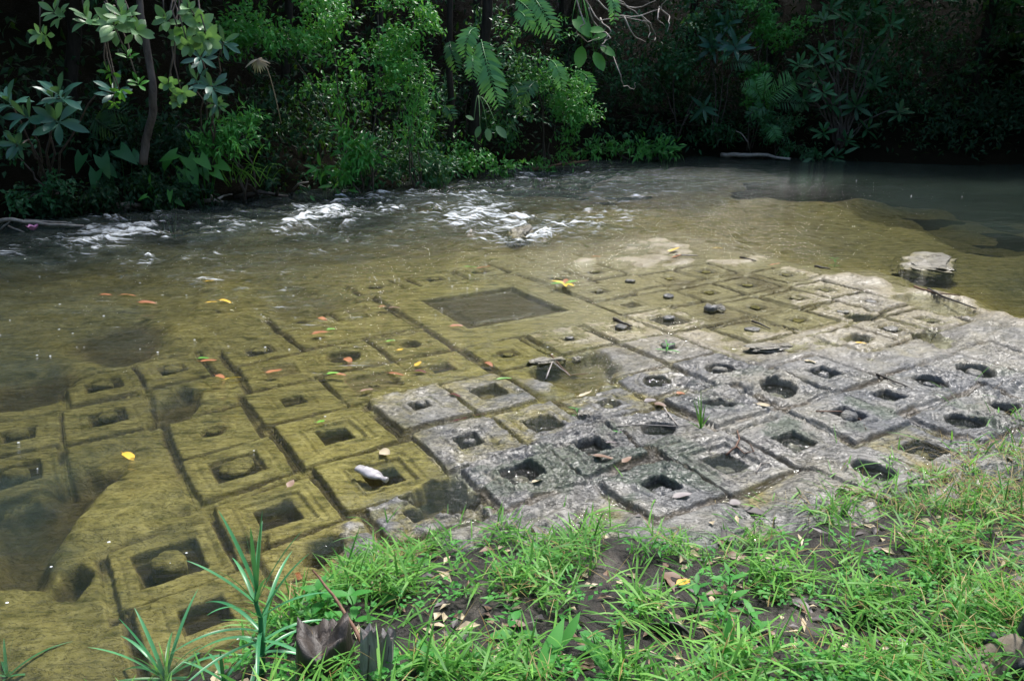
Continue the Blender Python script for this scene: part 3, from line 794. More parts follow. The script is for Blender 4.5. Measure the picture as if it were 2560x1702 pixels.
def leaf_mesh(name, L, W, shape, m, curve=0.15, fold=0.15, n=7, wob=0.0):
    """one leaf lying along +Y from the origin, face up"""
    V, F = [], []
    for i in range(n + 1):
        t = i / n
        if shape == 'obovate': w_ = math.sin(math.pi * min(1, t ** 1.5)) ** 0.75 if t < 1 else 0
        elif shape == 'lance': w_ = math.sin(math.pi * t ** 0.8) ** 0.9 if t < 1 else 0
        elif shape == 'oval': w_ = math.sin(math.pi * t) ** 0.65 if 0 < t < 1 else 0
        elif shape == 'heart': w_ = (1 - t) ** 0.75 * (1.0 if t > 0.02 else 0.85)
        elif shape == 'strap': w_ = (0.75 + 0.6 * t) * (1 - t ** 3)
        else: w_ = 1 - t
        y = L * t; z = -curve * L * t * t
        hw = W * 0.5 * max(w_, 0.03)
        ww = wob * W * math.sin(t * 9)
        back = -0.28 * L if (shape == 'heart' and i == 0) else 0
        V += [(-hw, y + back, z + fold * hw + ww), (0, y, z), (hw, y + back, z + fold * hw - ww)]
    for i in range(n):
        a = i * 3
        F += [(a, a + 1, a + 4, a + 3), (a + 1, a + 2, a + 5, a + 4)]
    return mesh_np(name, np.array(V), np.array(F), {'tint': np.full(len(V), random.random())}, mats=[m])

def rnd_dirs(n, zmin=-1.0, zmax=1.0):
    z = RNG.uniform(zmin, zmax, n); a = RNG.uniform(0, 2 * math.pi, n); r = np.sqrt(np.maximum(1 - z * z, 0))
    return np.stack([r * np.cos(a), r * np.sin(a), z], 1)

def foliage(blobs, L, W, per=16, spread=0.22, droop=0.2, flat=0.5):
    """leaf sprays on the outer part of several ellipsoid lobes: (centre, radii, sprays)"""
    out = []
    for c, rad, k in blobs:
        c, rad = np.asarray(c, float), np.asarray(rad, float)
        dd = rnd_dirs(k)
        rr = RNG.uniform(0.35, 1.08, k)[:, None] ** 0.6
        cen = c + dd * rad * rr * (1 + 0.25 * fbm(dd[:, 0] * 3 + c[0], dd[:, 2] * 3 + c[1], 2, 5)[:, None])
        gk = fbm(cen[:, 0] * 1.7 + cen[:, 1] * .6, cen[:, 2] * 2.1 + 3, 3, 6) > -.12
        if k < 34: gk[:] = True
        cen, dd = cen[gk], dd[gk]; k = len(cen)
        if k == 0: continue
        ax = norm(dd + RNG.normal(0, 0.5, (k, 3)) + np.array([0, 0, -0.15]))
        st = RNG.random(k)
        m = per
        a = np.repeat(ax, m, 0); cc = np.repeat(cen, m, 0)
        t = np.tile(np.linspace(-1, 1, m), k)[:, None]
        q = cc + a * t * spread + RNG.normal(0, spread * 0.22, (k * m, 3))
        d = norm(a * 0.7 + rnd_dirs(k * m) * 0.9 + np.array([0, 0, -0.1]))
        up = norm(np.array([0, 0, 1.0]) * (0.6 + flat) + rnd_dirs(k * m) * 0.8 + np.array([0, -0.5, 0]))
        out.append(leaf_batch(q, d, up, L * RNG.uniform(0.6, 1.25, k * m), W * RNG.uniform(0.7, 1.2, k * m), 0.16, droop, np.clip(np.repeat(st, m) * 0.7 + RNG.random(k * m) * 0.35, 0, 1)))
    return join(out)

def bush(name, label, cat, lobes, L, W, m, Y, per=16, spread=0.22, group=None, stems=4, stem_r=0.02, droop=0.2, root=None):
    """lobes: (px, py, dY, radius in px across, radius in px high, sprays)"""
    bl = []
    for px, py, dy, ra, rb, k in lobes:
        yy = Y + dy
        sc = yy / FPX * 1.02
        bl.append((P(px, py, yy), (ra * sc, (ra + rb) * 0.5 * sc, rb * sc), k))
    cx = np.mean([b[0][0] for b in bl]); cy = np.mean([b[0][1] for b in bl])
    if root is None: root = np.array([cx, cy + 0.5, float(far_z(np.array([cx]), np.array([cy + 0.5]))[0]) - 0.1])
    t = thing(name, label, cat, group, tuple(root))
    V, F, T = foliage(bl, L, W, per, spread, droop)
    link('crown', mesh_np('crown', V - root, F, {'tint': T}, False, [m]), t)
    tb = Tubes()
    for i in range(max(stems, 1)):
        b = bl[i % len(bl)]
        top = b[0] + RNG.normal(0, 0.2, 3) * b[1]
        pts = curve_pts(np.zeros(3) + RNG.normal(0, 0.06, 3) * [1, 1, 0], top - root, 7, (RNG.normal(0, .12), RNG.normal(0, .12), 0.1), 0.03)
        tb.add(pts, np.linspace(stem_r, stem_r * 0.3, 7), 5)
    link('trunk', tb.mesh('trunk', M_BARK), t)
    return t

# ------------------------------------------------------------------ jungle on the far side
bush('small_leaf_tree', 'bright green small-leaved tree arching out at the top beside the hanging ferns', 'tree',
     [(690, 70, 0, 120, 45, 60), (800, 40, .2, 130, 60, 90), (930, 60, .3, 120, 70, 110), (1020, 40, .4, 70, 60, 60), (910, 150, .2, 120, 50, 60), (990, 200, .3, 70, 60, 45), (620, 95, -.2, 70, 22, 24), (860, 230, .6, 110, 40, 26)],
     0.105, 0.045, M_BRIGHT, 13.2, per=22, spread=0.20)
bush('lance_leaf_shrub', 'sparse yellow-green shrub with narrow leaves under the bright small-leaved tree', 'shrub',
     [(1010, 280, 0, 50, 60, 26), (1060, 240, .1, 40, 50, 20), (1040, 330, 0, 40, 30, 10)], 0.14, 0.034, M_BRIGHT, 13.6, per=12, spread=0.16)
bush('cascading_bush', 'leafy bush hanging down to the water at the river bend', 'bush',
     [(1330, 130, .3, 90, 80, 80), (1390, 220, 0, 70, 80, 80), (1370, 320, -.1, 80, 60, 80), (1340, 390, -.1, 80, 40, 60), (1440, 250, -.2, 50, 50, 40), (1450, 290, -.2, 45, 16, 16), (1260, 300, .4, 80, 80, 40)],
     0.115, 0.042, M_BRIGHT, 16.6, per=18, spread=0.2)
bush('dark_tree', 'dense dark green tree with glossy leaves at the top centre of the far bank', 'tree',
     [(1680, 80, 0, 130, 60, 90), (1790, 130, .2, 110, 60, 70), (1640, 190, .3, 110, 40, 50), (1850, 60, .2, 70, 60, 60), (1750, 30, 0, 120, 40, 60), (1600, 120, .6, 110, 60, 50)],
     0.15, 0.065, M_DEEP, 19.8, per=18, spread=0.26)
bush('leafy_creeper', 'upright column of creeper leaves climbing beside the palm', 'creeper',
     [(1895, 20, -.2, 38, 50, 60), (1900, 90, -.2, 30, 50, 50), (1895, 170, -.2, 26, 50, 45), (1905, 250, -.1, 30, 40, 30), (1960, 60, 0, 70, 60, 60)],
     0.11, 0.06, M_BRIGHT, 19.6, per=16, spread=0.16)
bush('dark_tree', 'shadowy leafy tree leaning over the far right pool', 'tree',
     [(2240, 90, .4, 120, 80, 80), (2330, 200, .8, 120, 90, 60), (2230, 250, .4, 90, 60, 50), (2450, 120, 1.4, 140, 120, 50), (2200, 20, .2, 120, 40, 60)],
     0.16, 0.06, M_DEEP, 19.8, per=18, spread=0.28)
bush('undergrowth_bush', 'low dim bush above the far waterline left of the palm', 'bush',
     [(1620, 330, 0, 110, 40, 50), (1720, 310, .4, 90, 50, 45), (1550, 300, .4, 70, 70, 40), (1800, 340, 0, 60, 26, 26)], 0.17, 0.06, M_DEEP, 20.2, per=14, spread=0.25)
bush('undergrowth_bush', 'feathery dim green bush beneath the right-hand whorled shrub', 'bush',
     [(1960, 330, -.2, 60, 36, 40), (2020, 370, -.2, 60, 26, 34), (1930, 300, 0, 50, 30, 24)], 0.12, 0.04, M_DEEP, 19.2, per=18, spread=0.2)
bush('bank_shrub', 'bright narrow-leaved shrub on the left bank above the arrow-shaped leaves', 'shrub',
     [(560, 335, 0, 46, 34, 26), (620, 320, .2, 40, 40, 22), (520, 365, -.1, 36, 20, 12), (590, 360, -.1, 40, 20, 12)], 0.15, 0.04, M_BRIGHT, 11.9, per=10, spread=0.15)
bush('bank_shrub', 'bright lance-leaved shrub at the water edge left of the river bend', 'shrub',
     [(870, 345, 0, 30, 34, 10), (900, 380, 0, 34, 26, 12), (855, 430, -.2, 36, 20, 9), (930, 395, 0, 22, 14, 5)], 0.21, 0.06, M_BRIGHT, 13.2, per=9, spread=0.16)
bush('bank_shrub', 'small dim shrub at the foot of the far left bank', 'shrub',
     [(140, 470, 0, 34, 18, 12), (60, 500, -.1, 60, 14, 12), (20, 370, 0, 40, 20, 12)], 0.10, 0.05, M_DEEP, 10.8, per=12, spread=0.13)
bush('bank_shrub', 'low green plants along the waterline under the cascading bush', 'shrub',
     [(1180, 400, 0, 60, 24, 20), (1130, 420, -.2, 40, 16, 14), (1240, 415, 0, 60, 18, 18), (1150, 370, .2, 40, 24, 10)], 0.12, 0.05, M_BRIGHT, 15.3, per=12, spread=0.16)
bush('bank_shrub', 'low leafy shrub in the gap right of the cascading bush', 'shrub',
     [(1500, 375, 0, 60, 14, 22), (1590, 372, 0, 60, 14, 22), (1660, 375, 0, 40, 16, 14)], 0.2, 0.05, M_BRIGHT, 18.6, per=9, spread=0.16)
bush('bank_shrub', 'dim shrub in the dark hollow between the two left shrubs', 'shrub',
     [(760, 260, .6, 80, 40, 18), (700, 330, .6, 60, 40, 14), (800, 320, .5, 50, 40, 14)], 0.14, 0.045, M_DEEP, 13.4, per=12, spread=0.2)

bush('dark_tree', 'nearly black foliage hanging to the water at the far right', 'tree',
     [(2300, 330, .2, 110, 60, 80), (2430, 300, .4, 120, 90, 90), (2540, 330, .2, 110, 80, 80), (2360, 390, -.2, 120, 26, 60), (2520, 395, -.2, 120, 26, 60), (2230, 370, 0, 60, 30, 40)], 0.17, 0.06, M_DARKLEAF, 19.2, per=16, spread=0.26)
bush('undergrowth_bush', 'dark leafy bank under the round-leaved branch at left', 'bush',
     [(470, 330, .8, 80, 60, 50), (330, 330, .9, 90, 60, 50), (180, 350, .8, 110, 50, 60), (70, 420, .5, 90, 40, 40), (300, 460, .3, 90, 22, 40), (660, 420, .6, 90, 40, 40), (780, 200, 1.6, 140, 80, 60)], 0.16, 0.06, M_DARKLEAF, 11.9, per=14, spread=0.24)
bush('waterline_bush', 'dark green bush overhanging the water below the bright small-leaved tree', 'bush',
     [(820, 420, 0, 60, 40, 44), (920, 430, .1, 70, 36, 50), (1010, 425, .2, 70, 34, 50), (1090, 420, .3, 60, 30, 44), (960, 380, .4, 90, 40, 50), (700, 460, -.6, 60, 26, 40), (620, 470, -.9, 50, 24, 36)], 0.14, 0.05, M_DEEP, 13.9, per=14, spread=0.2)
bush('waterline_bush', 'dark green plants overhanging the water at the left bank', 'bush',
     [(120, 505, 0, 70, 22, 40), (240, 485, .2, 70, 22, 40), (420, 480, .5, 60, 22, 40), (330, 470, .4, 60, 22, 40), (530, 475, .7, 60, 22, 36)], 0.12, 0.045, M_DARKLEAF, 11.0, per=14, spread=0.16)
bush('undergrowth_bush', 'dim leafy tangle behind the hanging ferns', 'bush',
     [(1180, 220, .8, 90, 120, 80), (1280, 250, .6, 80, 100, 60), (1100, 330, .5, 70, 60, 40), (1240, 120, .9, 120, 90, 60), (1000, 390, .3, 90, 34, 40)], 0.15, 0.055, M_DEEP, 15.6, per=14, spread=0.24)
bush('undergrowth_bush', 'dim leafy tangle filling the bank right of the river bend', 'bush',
     [(1540, 200, 1.2, 110, 100, 70), (1680, 240, 1.0, 110, 70, 60), (1800, 260, .8, 90, 70, 50), (1960, 180, .8, 110, 110, 70)], 0.16, 0.06, M_DARKLEAF, 20.0, per=14, spread=0.26)

# whorled shrubs: every leaf of the nearer ones is a part of its own
def whorl_shrub(name, label, spots, Y, L, W, m, shape='obovate', nl=10, root_px=None, stem_r=0.018, group=None, joined=False):
    bases = [P(a, b, Y + dy) for a, b, dy, *_ in spots]
    c = np.mean(bases, 0)
    if root_px is not None:
        root = P(*root_px)
    else:
        mp = np.mean([q[0] for q in spots]); yr = max(c[1] + .5, ybank(mp) + .5)
        rx = (mp - 1280) / FPX * (yr * CT + 1.2 * ST)
        root = np.array([rx, yr, float(far_z(np.array([rx]), np.array([yr]))[0])])
    t = thing(name, label, 'shrub', group, tuple(root))
    lm = [leaf_mesh('leaf', L, W, shape, m, cv, 0.2, 6) for cv in (0.10, 0.25, 0.40)]
    tb = Tubes()
    for (a, b, dy, sc, *ax), p in zip(spots, bases):
        axis = Vector(ax[0] if ax else (0, -0.5, 0.8)).normalized()
        pts = curve_pts(np.zeros(3), p - root, 8, (0, 0, 0.25), 0.04)
        tb.add(pts, np.linspace(stem_r, 0.007, 8), 5)
        x = axis.orthogonal().normalized(); y = axis.cross(x)
        parts = []
        for i in range(nl):
            th = i * 2.399 + RNG.uniform(-.25, .25)
            el = RNG.uniform(0.05, 0.75) if i < nl - 3 else RNG.uniform(0.8, 1.3)
            d = (x * math.cos(th) + y * math.sin(th)) * math.cos(el) + axis * math.sin(el)
            M = orient(Vector(p - root) - axis * 0.012 * (nl - i) * sc, d, axis, sc * RNG.uniform(0.75, 1.1))
            if joined: parts.append((random.choice(lm), M))
            else: link('leaf', random.choice(lm), t, M=M)
        if joined:
            V, F, k = [], [], 0
            for me, M in parts:
                co = np.empty(len(me.vertices) * 3, np.float32); me.vertices.foreach_get('co', co)
                co = co.reshape(-1, 3) @ np.array(M.to_3x3()).T + np.array(M.translation)
                f = np.array([q.vertices[:] for q in me.polygons]) + k
                V.append(co); F.append(f); k += len(co)
            link('leaf_whorl', mesh_np('leaf_whorl', np.concatenate(V), np.concatenate(F), {'tint': np.full(k, random.random())}, True, [m]), t)
    link('stem', tb.mesh('stem', M_BARK), t)
    return t

whorl_shrub('whorled_shrub', 'blue-green shrub with whorls of long leaves at the far left edge', [(140, 300, 0, 1.15, (.2, -.9, .4)), (60, 290, -.1, 1.0, (-.3, -.8, .4)), (145, 232, .1, 1.0, (0, -.6, .8)), (285, 228, .1, .85, (.3, -.6, .6)), (20, 250, 0, .9), (40, 360, 0, .8, (0, -.9, .2)), (130, 240, .4, .8)], 9.3, 0.27, 0.085, M_BLUE, nl=10)
whorl_shrub('whorled_shrub', 'pale shiny-leaved branch hanging from the top left corner', [(285, 60, 0, 1.0, (.2, -.8, .5)), (300, 30, -.1, .9, (0, -.6, .8)), (340, 75, 0, .8, (.6, -.7, .3)), (135, 30, .1, .8, (-.3, -.7, .5)), (100, 85, .1, .7, (-.3, -.8, .1)), (215, 40, .1, .8)], 8.6, 0.23, 0.10, M_PALE, nl=11, root_px=(200, -130, 9.2))
whorl_shrub('whorled_shrub', 'small leaf tufts on thin drooping twigs beside the slender trunk', [(268, 180, 0, .8, (-.6, -.7, .2)), (300, 230, 0, .8, (0, -.8, -.4)), (345, 205, 0, .75, (.3, -.6, .7)), (318, 135, -.1, .7, (.2, -.5, .9)), (285, 262, 0, .5, (0, -.7, -.6))], 8.7, 0.17, 0.06, M_TARO, nl=7, root_px=(270, 40, 8.8), stem_r=0.012)
whorl_shrub('round_leaf_branch', 'branch of pale rounded leaves reaching down right of the slender trunk', [(410, 45, 0, .9, (0, -.8, .5)), (450, 90, 0, 1, (.3, -.9, .2)), (500, 60, 0, 1, (.5, -.8, .2)), (520, 100, -.1, 1, (.6, -.7, -.2)), (470, 20, 0, .9, (.2, -.8, .6)), (470, 115, -.1, .8, (0, -.9, -.3)), (420, 210, 0, .7, (0, -.9, -.2)), (455, 235, 0, .75, (.2, -.9, -.2)), (440, 255, 0, .6, (0, -.9, -.4))], 8.8, 0.17, 0.095, M_PALE, 'oval', nl=9, root_px=(430, -140, 9.2), stem_r=0.014)
whorl_shrub('whorled_shrub', 'blue-green whorled shrub beside the pale round-leaved branch', [(530, 215, 0, 1.05, (.3, -.8, .4)), (500, 140, .2, .9, (.2, -.8, .5)), (560, 105, .1, .9, (.5, -.8, .3)), (490, 200, .2, .8, (-.2, -.8, .5)), (540, 260, .1, .7, (.2, -.9, 0))], 9.9, 0.25, 0.07, M_BLUE, nl=10)
R_SP = []
for a, b, s in [(2050, 130, 1), (2090, 150, .9), (2140, 50, 1.1), (2060, 45, 1), (2150, 175, 1), (2110, 95, 1), (2040, 200, .9), (2010, 250, 1), (2080, 260, 1), (2140, 265, 1.1), (2060, 330, .9), (2170, 320, .9), (2120, 350, .9), (2190, 210, .9), (2230, 60, .9), (2000, 160, .9),
                (2030, 170, .8), (2200, 130, .9), (2080, 20, 1), (2180, 20, 1), (2250, 280, .8), (2090, 390, .7), (1990, 205, .9), (2060, 230, .8)]:
    R_SP.append((a, b, RNG.uniform(-.5, .4), s, (RNG.uniform(-.4, .4), -.7, RNG.uniform(.2, .9))))
whorl_shrub('whorled_shrub', 'tall glossy shrub with star-shaped leaf whorls on the right of the far bank', R_SP, 18.6, 0.36, 0.095, M_DEEP, nl=10, stem_r=0.03, joined=True)
whorl_shrub('whorled_shrub', 'large dark star-leaved shrub left of the creeper column', [(1840, 120, 0, 1.2, (0, -.9, .3)), (1780, 115, 0, 1.1, (-.2, -.9, .3)), (1815, 60, .2, 1, (0, -.8, .5)), (1760, 270, 0, 1, (0, -.9, -.3))], 19.3, 0.46, 0.10, M_BLUE, 'lance', nl=8, joined=True)

# ferns and palms
def frond(t, base, tip, bend, n=16, Ll=0.2, Wl=0.05, m=M_FERN, parts=False, droop=0.3):
    base, tip = np.asarray(base, float), np.asarray(tip, float)
    pts = [base + (tip - base) * q + np.asarray(bend) * 4 * q * (1 - q) for q in np.linspace(0, 1, n + 2)]
    org = np.array(t.location)
    rach = Tubes().add([p - org for p in pts], np.linspace(0.012, 0.003, n + 2), 4).mesh('frond', m)
    fo = link('frond', rach, t)
    lm = leaf_mesh('leaflet', Ll, Wl, 'lance', m, 0.15, 0.15, 4)
    axis = norm(tip - base)
    view = np.array([0, -1.0, 0.25])
    side = norm(np.cross(axis, view))
    V, F, k = [], [], 0
    co = np.empty(len(lm.vertices) * 3, np.float32); lm.vertices.foreach_get('co', co); co = co.reshape(-1, 3)
    ff = np.array([q.vertices[:] for q in lm.polygons])
    for i in range(1, n + 1):
        q = i / (n + 1)
        tang = norm(pts[i + 1] - pts[i - 1])
        sc = (0.45 + 1.3 * q * (1 - q) * 2) * (1.0 if q < 0.85 else 0.8)
        for sg in (-1, 1):
            d = side * sg * 0.85 + tang * 0.5 + np.array([0, 0, -droop * 0.5]) + RNG.normal(0, .07, 3)
            M = orient(pts[i] - org, d, view + RNG.normal(0, .15, 3), sc)
            if parts: link('leaflet', lm, fo, M=M)
            else:
                V.append(co @ np.array(M.to_3x3()).T + np.array(M.translation)); F.append(ff + k); k += len(co)
    if not parts:
        link('leaflets', mesh_np('leaflets', np.concatenate(V), np.concatenate(F), {'tint': np.full(k, .5)}, True, [m]), fo, kind='stuff')

def fern(name, label, fr, Y, group=None, cat='fern'):
    b0 = P(fr[0][0], fr[0][1], Y)
    t = thing(name, label, cat, group, tuple(b0))
    for q in fr:
        ax, ay, bx_, by_, n, Ll, Wl, m, pp = q
        a, b = P(ax, ay, Y + RNG.uniform(-.1, .2)), P(bx_, by_, Y - RNG.uniform(.2, .5))
        frond(t, a, b, (RNG.uniform(-.05, .05), -.25, .10), n, Ll, Wl, m, pp)
    return t

Yb = 14.2
fern('fern', 'large bright fern frond hanging straight down at the top centre', [(1203, 100, 1250, 272, 19, .30, .07, M_FERN, True)], Yb)
fern('fern', 'yellow-green fern frond hanging just left of the largest frond', [(1190, 70, 1165, 150, 11, .20, .06, M_FERN, True), (1180, 140, 1180, 205, 10, .17, .05, M_FERN, False)], Yb)
fern('fern', 'dark drooping fern frond below the edge of the bright small-leaved tree', [(1125, 105, 1145, 185, 11, .17, .05, M_DEEP, False), (1080, 275, 1075, 325, 9, .18, .05, M_DEEP, False), (1110, 270, 1135, 305, 8, .13, .04, M_DEEP, False)], Yb)
fern('fern', 'cluster of fern fronds spilling down beside the bare twigs', [(1290, 0, 1360, 95, 13, .22, .06, M_FERN, False), (1330, -10, 1400, 110, 13, .22, .06, M_FERN, False), (1290, 30, 1330, 80, 10, .18, .05, M_FERN, False), (1375, 150, 1405, 230, 12, .17, .05, M_FERN, False), (1440, 180, 1480, 235, 10, .15, .04, M_BRIGHT, False), (1280, 210, 1310, 290, 10, .18, .05, M_DEEP, False), (1340, 205, 1300, 260, 10, .2, .05, M_DEEP, False)], 15.6)
fern('fern', 'single pale frond hanging among the bare twigs', [(1518, -10, 1532, 68, 10, .14, .045, M_FERN, False)], 15.2)
fern('palm', 'young feathery palm in the middle of the far right bank', [(1910, 255, 1985, 200, 20, .30, .028, M_FERN, False), (1905, 255, 1850, 215, 14, .2, .028, M_FERN, False), (1910, 265, 1860, 300, 14, .2, .028, M_DEEP, False), (1915, 262, 2015, 270, 16, .2, .028, M_DEEP, False), (1905, 310, 1940, 355, 10, .22, .04, M_FERN, False), (1905, 250, 1900, 190, 14, .2, .028, M_FERN, False)], 19.1, cat='palm')
fern('palm', 'arched palm frond in the shade above the young palm', [(1800, 165, 1885, 168, 16, .22, .03, M_DEEP, False), (2130, 215, 2200, 190, 14, .2, .03, M_DEEP, False)], 19.6, cat='palm')
fern('palm', 'dim palm fronds in the shadow behind the arrow-leaved plant', [(250, 300, 300, 340, 14, .2, .022, M_DARKLEAF, False), (210, 290, 170, 270, 14, .2, .022, M_DARKLEAF, False), (260, 290, 320, 290, 14, .2, .022, M_DARKLEAF, False)], 10.6, cat='palm')

# broad arrow-shaped leaves
def taro(name, label, spots, Y, L, W, m, shape='heart', cat='plant', group=None):
    pts = [P(a, b, Y + RNG.uniform(-.25, .25)) for a, b, *_ in spots]
    c = np.mean(pts, 0); root = np.array([c[0], c[1] + .25, float(far_z(np.array([c[0]]), np.array([c[1] + .25]))[0])])
    if cat == 'vine': root = P(np.mean([q[0] for q in spots]) - 15, min(q[1] for q in spots) - 60, Y + .3)
    t = thing(name, label, cat, group, tuple(root))
    lm = [leaf_mesh('leaf', L, W, shape, m, cv, .12, 6) for cv in (.12, .3)]
    for (a, b, ang, *sc), p in zip(spots, pts):
        an = R(ang)
        d = np.array([math.cos(an), -.45, math.sin(an)])
        link('leaf', random.choice(lm), t, M=orient(p - root, d, (0, -.75, .65), (sc[0] if sc else 1) * RNG.uniform(.85, 1.1)))
        link('stalk', Tubes().add(curve_pts(np.zeros(3), p - root, 6, (0, .05, .12)), np.linspace(.012, .006, 6), 5).mesh('stalk', m), t)
    return t

taro('arrow_leaf_plant', 'plant with bright arrow-shaped leaves at the left water edge', [(440, 385, 200, 1), (470, 395, -60, 1.1), (500, 395, -40, 1), (520, 385, 10, 1), (545, 410, -20, 1.2), (455, 425, -90, 1.1), (480, 430, -70, 1.1), (505, 420, -60, .9), (460, 450, -80, .9), (535, 430, -30, .9), (420, 400, -120, .8)], 11.7, .24, .20, M_TARO)
taro('arrow_leaf_plant', 'dim arrow-leaved plant in the shade left of the slender trunk', [(205, 390, -110, 1.2), (255, 395, -70, 1.1), (300, 375, -30, 1.3), (240, 430, -100, 1), (330, 385, -30, 1), (270, 420, -40, .9)], 11.2, .25, .2, M_DEEP)
taro('arrow_leaf_plant', 'single small arrow leaf plant at the foot of the bank below the bright arrow leaves', [(425, 480, -90, .8), (440, 500, -30, .8), (375, 475, 70, .7), (365, 490, 200, .7)], 11.2, .2, .12, M_TARO)
taro('broad_leaf_vine', 'vine with a few large pale green leaves beside the bare twigs', [(1445, 40, -60, 1.6), (1455, 115, -100, 1.2), (1485, 130, -60, 1.2), (1500, 118, -20, 1), (1480, 100, 30, .9), (1430, 50, -30, 1.3), (1470, 75, 0, 1)], 15.4, .34, .19, M_TARO, 'oval', 'vine')
taro('broad_leaf_vine', 'four pale leaves hanging in the dark below the largest fern frond', [(1200, 315, -110, 1), (1218, 320, -80, 1), (1240, 315, -45, 1.1), (1185, 300, 150, .8)], 14.9, .26, .13, M_PALE, 'oval', 'vine')
taro('rosette_plant', 'star-shaped leafy plant at the water edge below the hollow', [(790, 420, 200, 1), (790, 420, 160, 1), (800, 415, 90, 1), (810, 420, 20, 1), (810, 425, -20, 1), (800, 428, -90, .9), (795, 425, 240, .9)], 13.2, .24, .065, M_BRIGHT, 'lance')
taro('rosette_plant', 'low star-shaped plant overhanging the water right of the rosette', [(830, 465, 180, 1), (850, 462, 20, 1), (840, 470, -60, 1), (870, 475, 0, .9), (850, 455, 60, .8), (775, 490, -40, .7)], 12.9, .22, .06, M_TARO, 'lance')
taro('rosette_plant', 'small upright leafy plant on the waterline beside the pale driftwood', [(365, 470, 160, .8), (375, 460, 80, .9), (385, 470, 20, .8), (370, 490, 200, .8), (388, 490, -20, .8), (378, 480, 90, .7)], 11.3, .17, .055, M_TARO, 'lance')
taro('rosette_plant', 'bright star-shaped plant on the far bank left of the palm', [(1650, 370, 200, 1), (1655, 365, 120, 1), (1662, 365, 70, 1), (1668, 370, 10, 1), (1660, 375, -60, .8), (1690, 375, 30, .9), (1700, 378, 150, .8)], 18.9, .30, .08, M_BRIGHT, 'lance')
taro('rosette_plant', 'dim star-shaped plant at the end of the pale log in the far pool', [(2030, 395, 200, 1), (2045, 390, 120, 1), (2060, 392, 60, 1), (2075, 400, 0, 1), (2110, 385, 40, 1), (2100, 400, -30, .9)], 18.3, .34, .09, M_DEEP, 'lance')

# grass tuft on the far bank
root = P(610, 470, 12.1)
t = thing('grass_tuft', 'tuft of long arching grass on the left bank', 'grass tuft', None, tuple(root))
for i in range(26):
    a = RNG.uniform(-.9, 1.2)
    p = np.array([RNG.normal(0, .18), RNG.normal(0, .1), RNG.uniform(0, .25)])
    V, F, T = blade_batch(p[None], np.array([[math.sin(a) * .7, -.35, 1.0]]), np.array([[.9, .2, .3]]), RNG.uniform(.6, 1.05), .022, RNG.uniform(.3, .75), None, 6)
    link('blade', mesh_np('blade', V, F, {'tint': T}, True, [M_GRASS]), t)

# slender trunk and dim trunks
def trunk(label, pts, r, name='slender_tree', m=M_BARK, twigs=0):
    base = np.asarray(pts[0])
    t = thing(name, label, 'tree', None, tuple(base))
    P3 = [np.asarray(p) - base for p in pts]
    fine = []
    for i in range(len(P3) - 1):
        for q in np.linspace(0, 1, 5)[:-1]: fine.append(P3[i] * (1 - q) + P3[i + 1] * q + RNG.normal(0, r[0] * .08, 3))
    fine.append(P3[-1])
    link('trunk', Tubes().add(fine, np.linspace(r[0], r[1], len(fine)), 10).mesh('trunk', m), t)
    tb = Tubes()
    top = P3[-1]
    for i in range(6):
        tb.add(curve_pts(top + [0, 0, -.1 * i], top + RNG.normal(0, .7, 3) + [0, 0, .8], 5, (0, 0, .1), .04), np.linspace(r[1] * .7, .01, 5), 5)
    link('branches', tb.mesh('branches', m), t)
    V, F, T = foliage([(top + np.array([0, 0, 1.1]), (1.1, 1.1, .8), 60)], .17, .07, 14, .25)
    link('crown', mesh_np('crown', V, F, {'tint': T}, False, [M_DEEP]), t)
    return t

trunk('slender pale grey trunk curving up out of the left bank', [P(358, 410, 11.2), P(365, 350, 11.2), P(380, 290, 11.1), P(383, 220, 11.0), P(372, 140, 11.0), P(355, 60, 10.9), P(345, -30, 10.9), P(335, -150, 10.9)], (.058, .04))
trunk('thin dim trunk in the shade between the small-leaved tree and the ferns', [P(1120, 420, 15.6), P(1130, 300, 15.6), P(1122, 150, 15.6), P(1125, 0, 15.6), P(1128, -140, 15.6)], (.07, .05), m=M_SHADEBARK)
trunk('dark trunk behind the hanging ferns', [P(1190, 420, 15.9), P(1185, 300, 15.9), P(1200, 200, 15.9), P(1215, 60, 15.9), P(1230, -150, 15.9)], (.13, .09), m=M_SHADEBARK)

# bare twigs at the top
root = P(1430, -60, 15.2)
t = thing('bare_branch', 'bare pale branching twigs hanging in from the top edge', 'branch', None, tuple(root))
for pts in [[(1430, -60), (1470, 20), (1500, 55), (1560, 45), (1620, 55)], [(1440, -60), (1490, 5), (1540, 40), (1600, 40), (1650, 20), (1670, -10)], [(1470, 20), (1490, 70), (1520, 95), (1500, 110), (1530, 130), (1555, 190), (1560, 215), (1585, 222), (1590, 205)],
            [(1560, 45), (1580, 90), (1610, 105)], [(1600, 40), (1630, 60), (1640, 90), (1632, 105)], [(1610, 45), (1625, 80), (1622, 95)], [(1430, -30), (1460, 60), (1440, 80), (1470, 105), (1500, 95)], [(1650, 20), (1672, 40), (1680, 60), (1665, 80)], [(1540, 5), (1590, 20), (1640, 0)], [(1480, -20), (1560, 10), (1600, 40)], [(1500, 50), (1530, 80), (1510, 100)], [(1650, 20), (1640, 50), (1660, 65)]]:
    w3 = [P(a + RNG.normal(0, 2), b + RNG.normal(0, 2), 15.2 + RNG.normal(0, .12)) - root for a, b in pts]
    fine = []
    for i in range(len(w3) - 1):
        for q in (0, .33, .66): fine.append(w3[i] * (1 - q) + w3[i + 1] * q + RNG.normal(0, .012, 3))
    fine.append(w3[-1])
    link('twig', Tubes().add(fine, np.linspace(.016, .006, len(fine)), 5).mesh('twig', M_PALEWOOD), t)

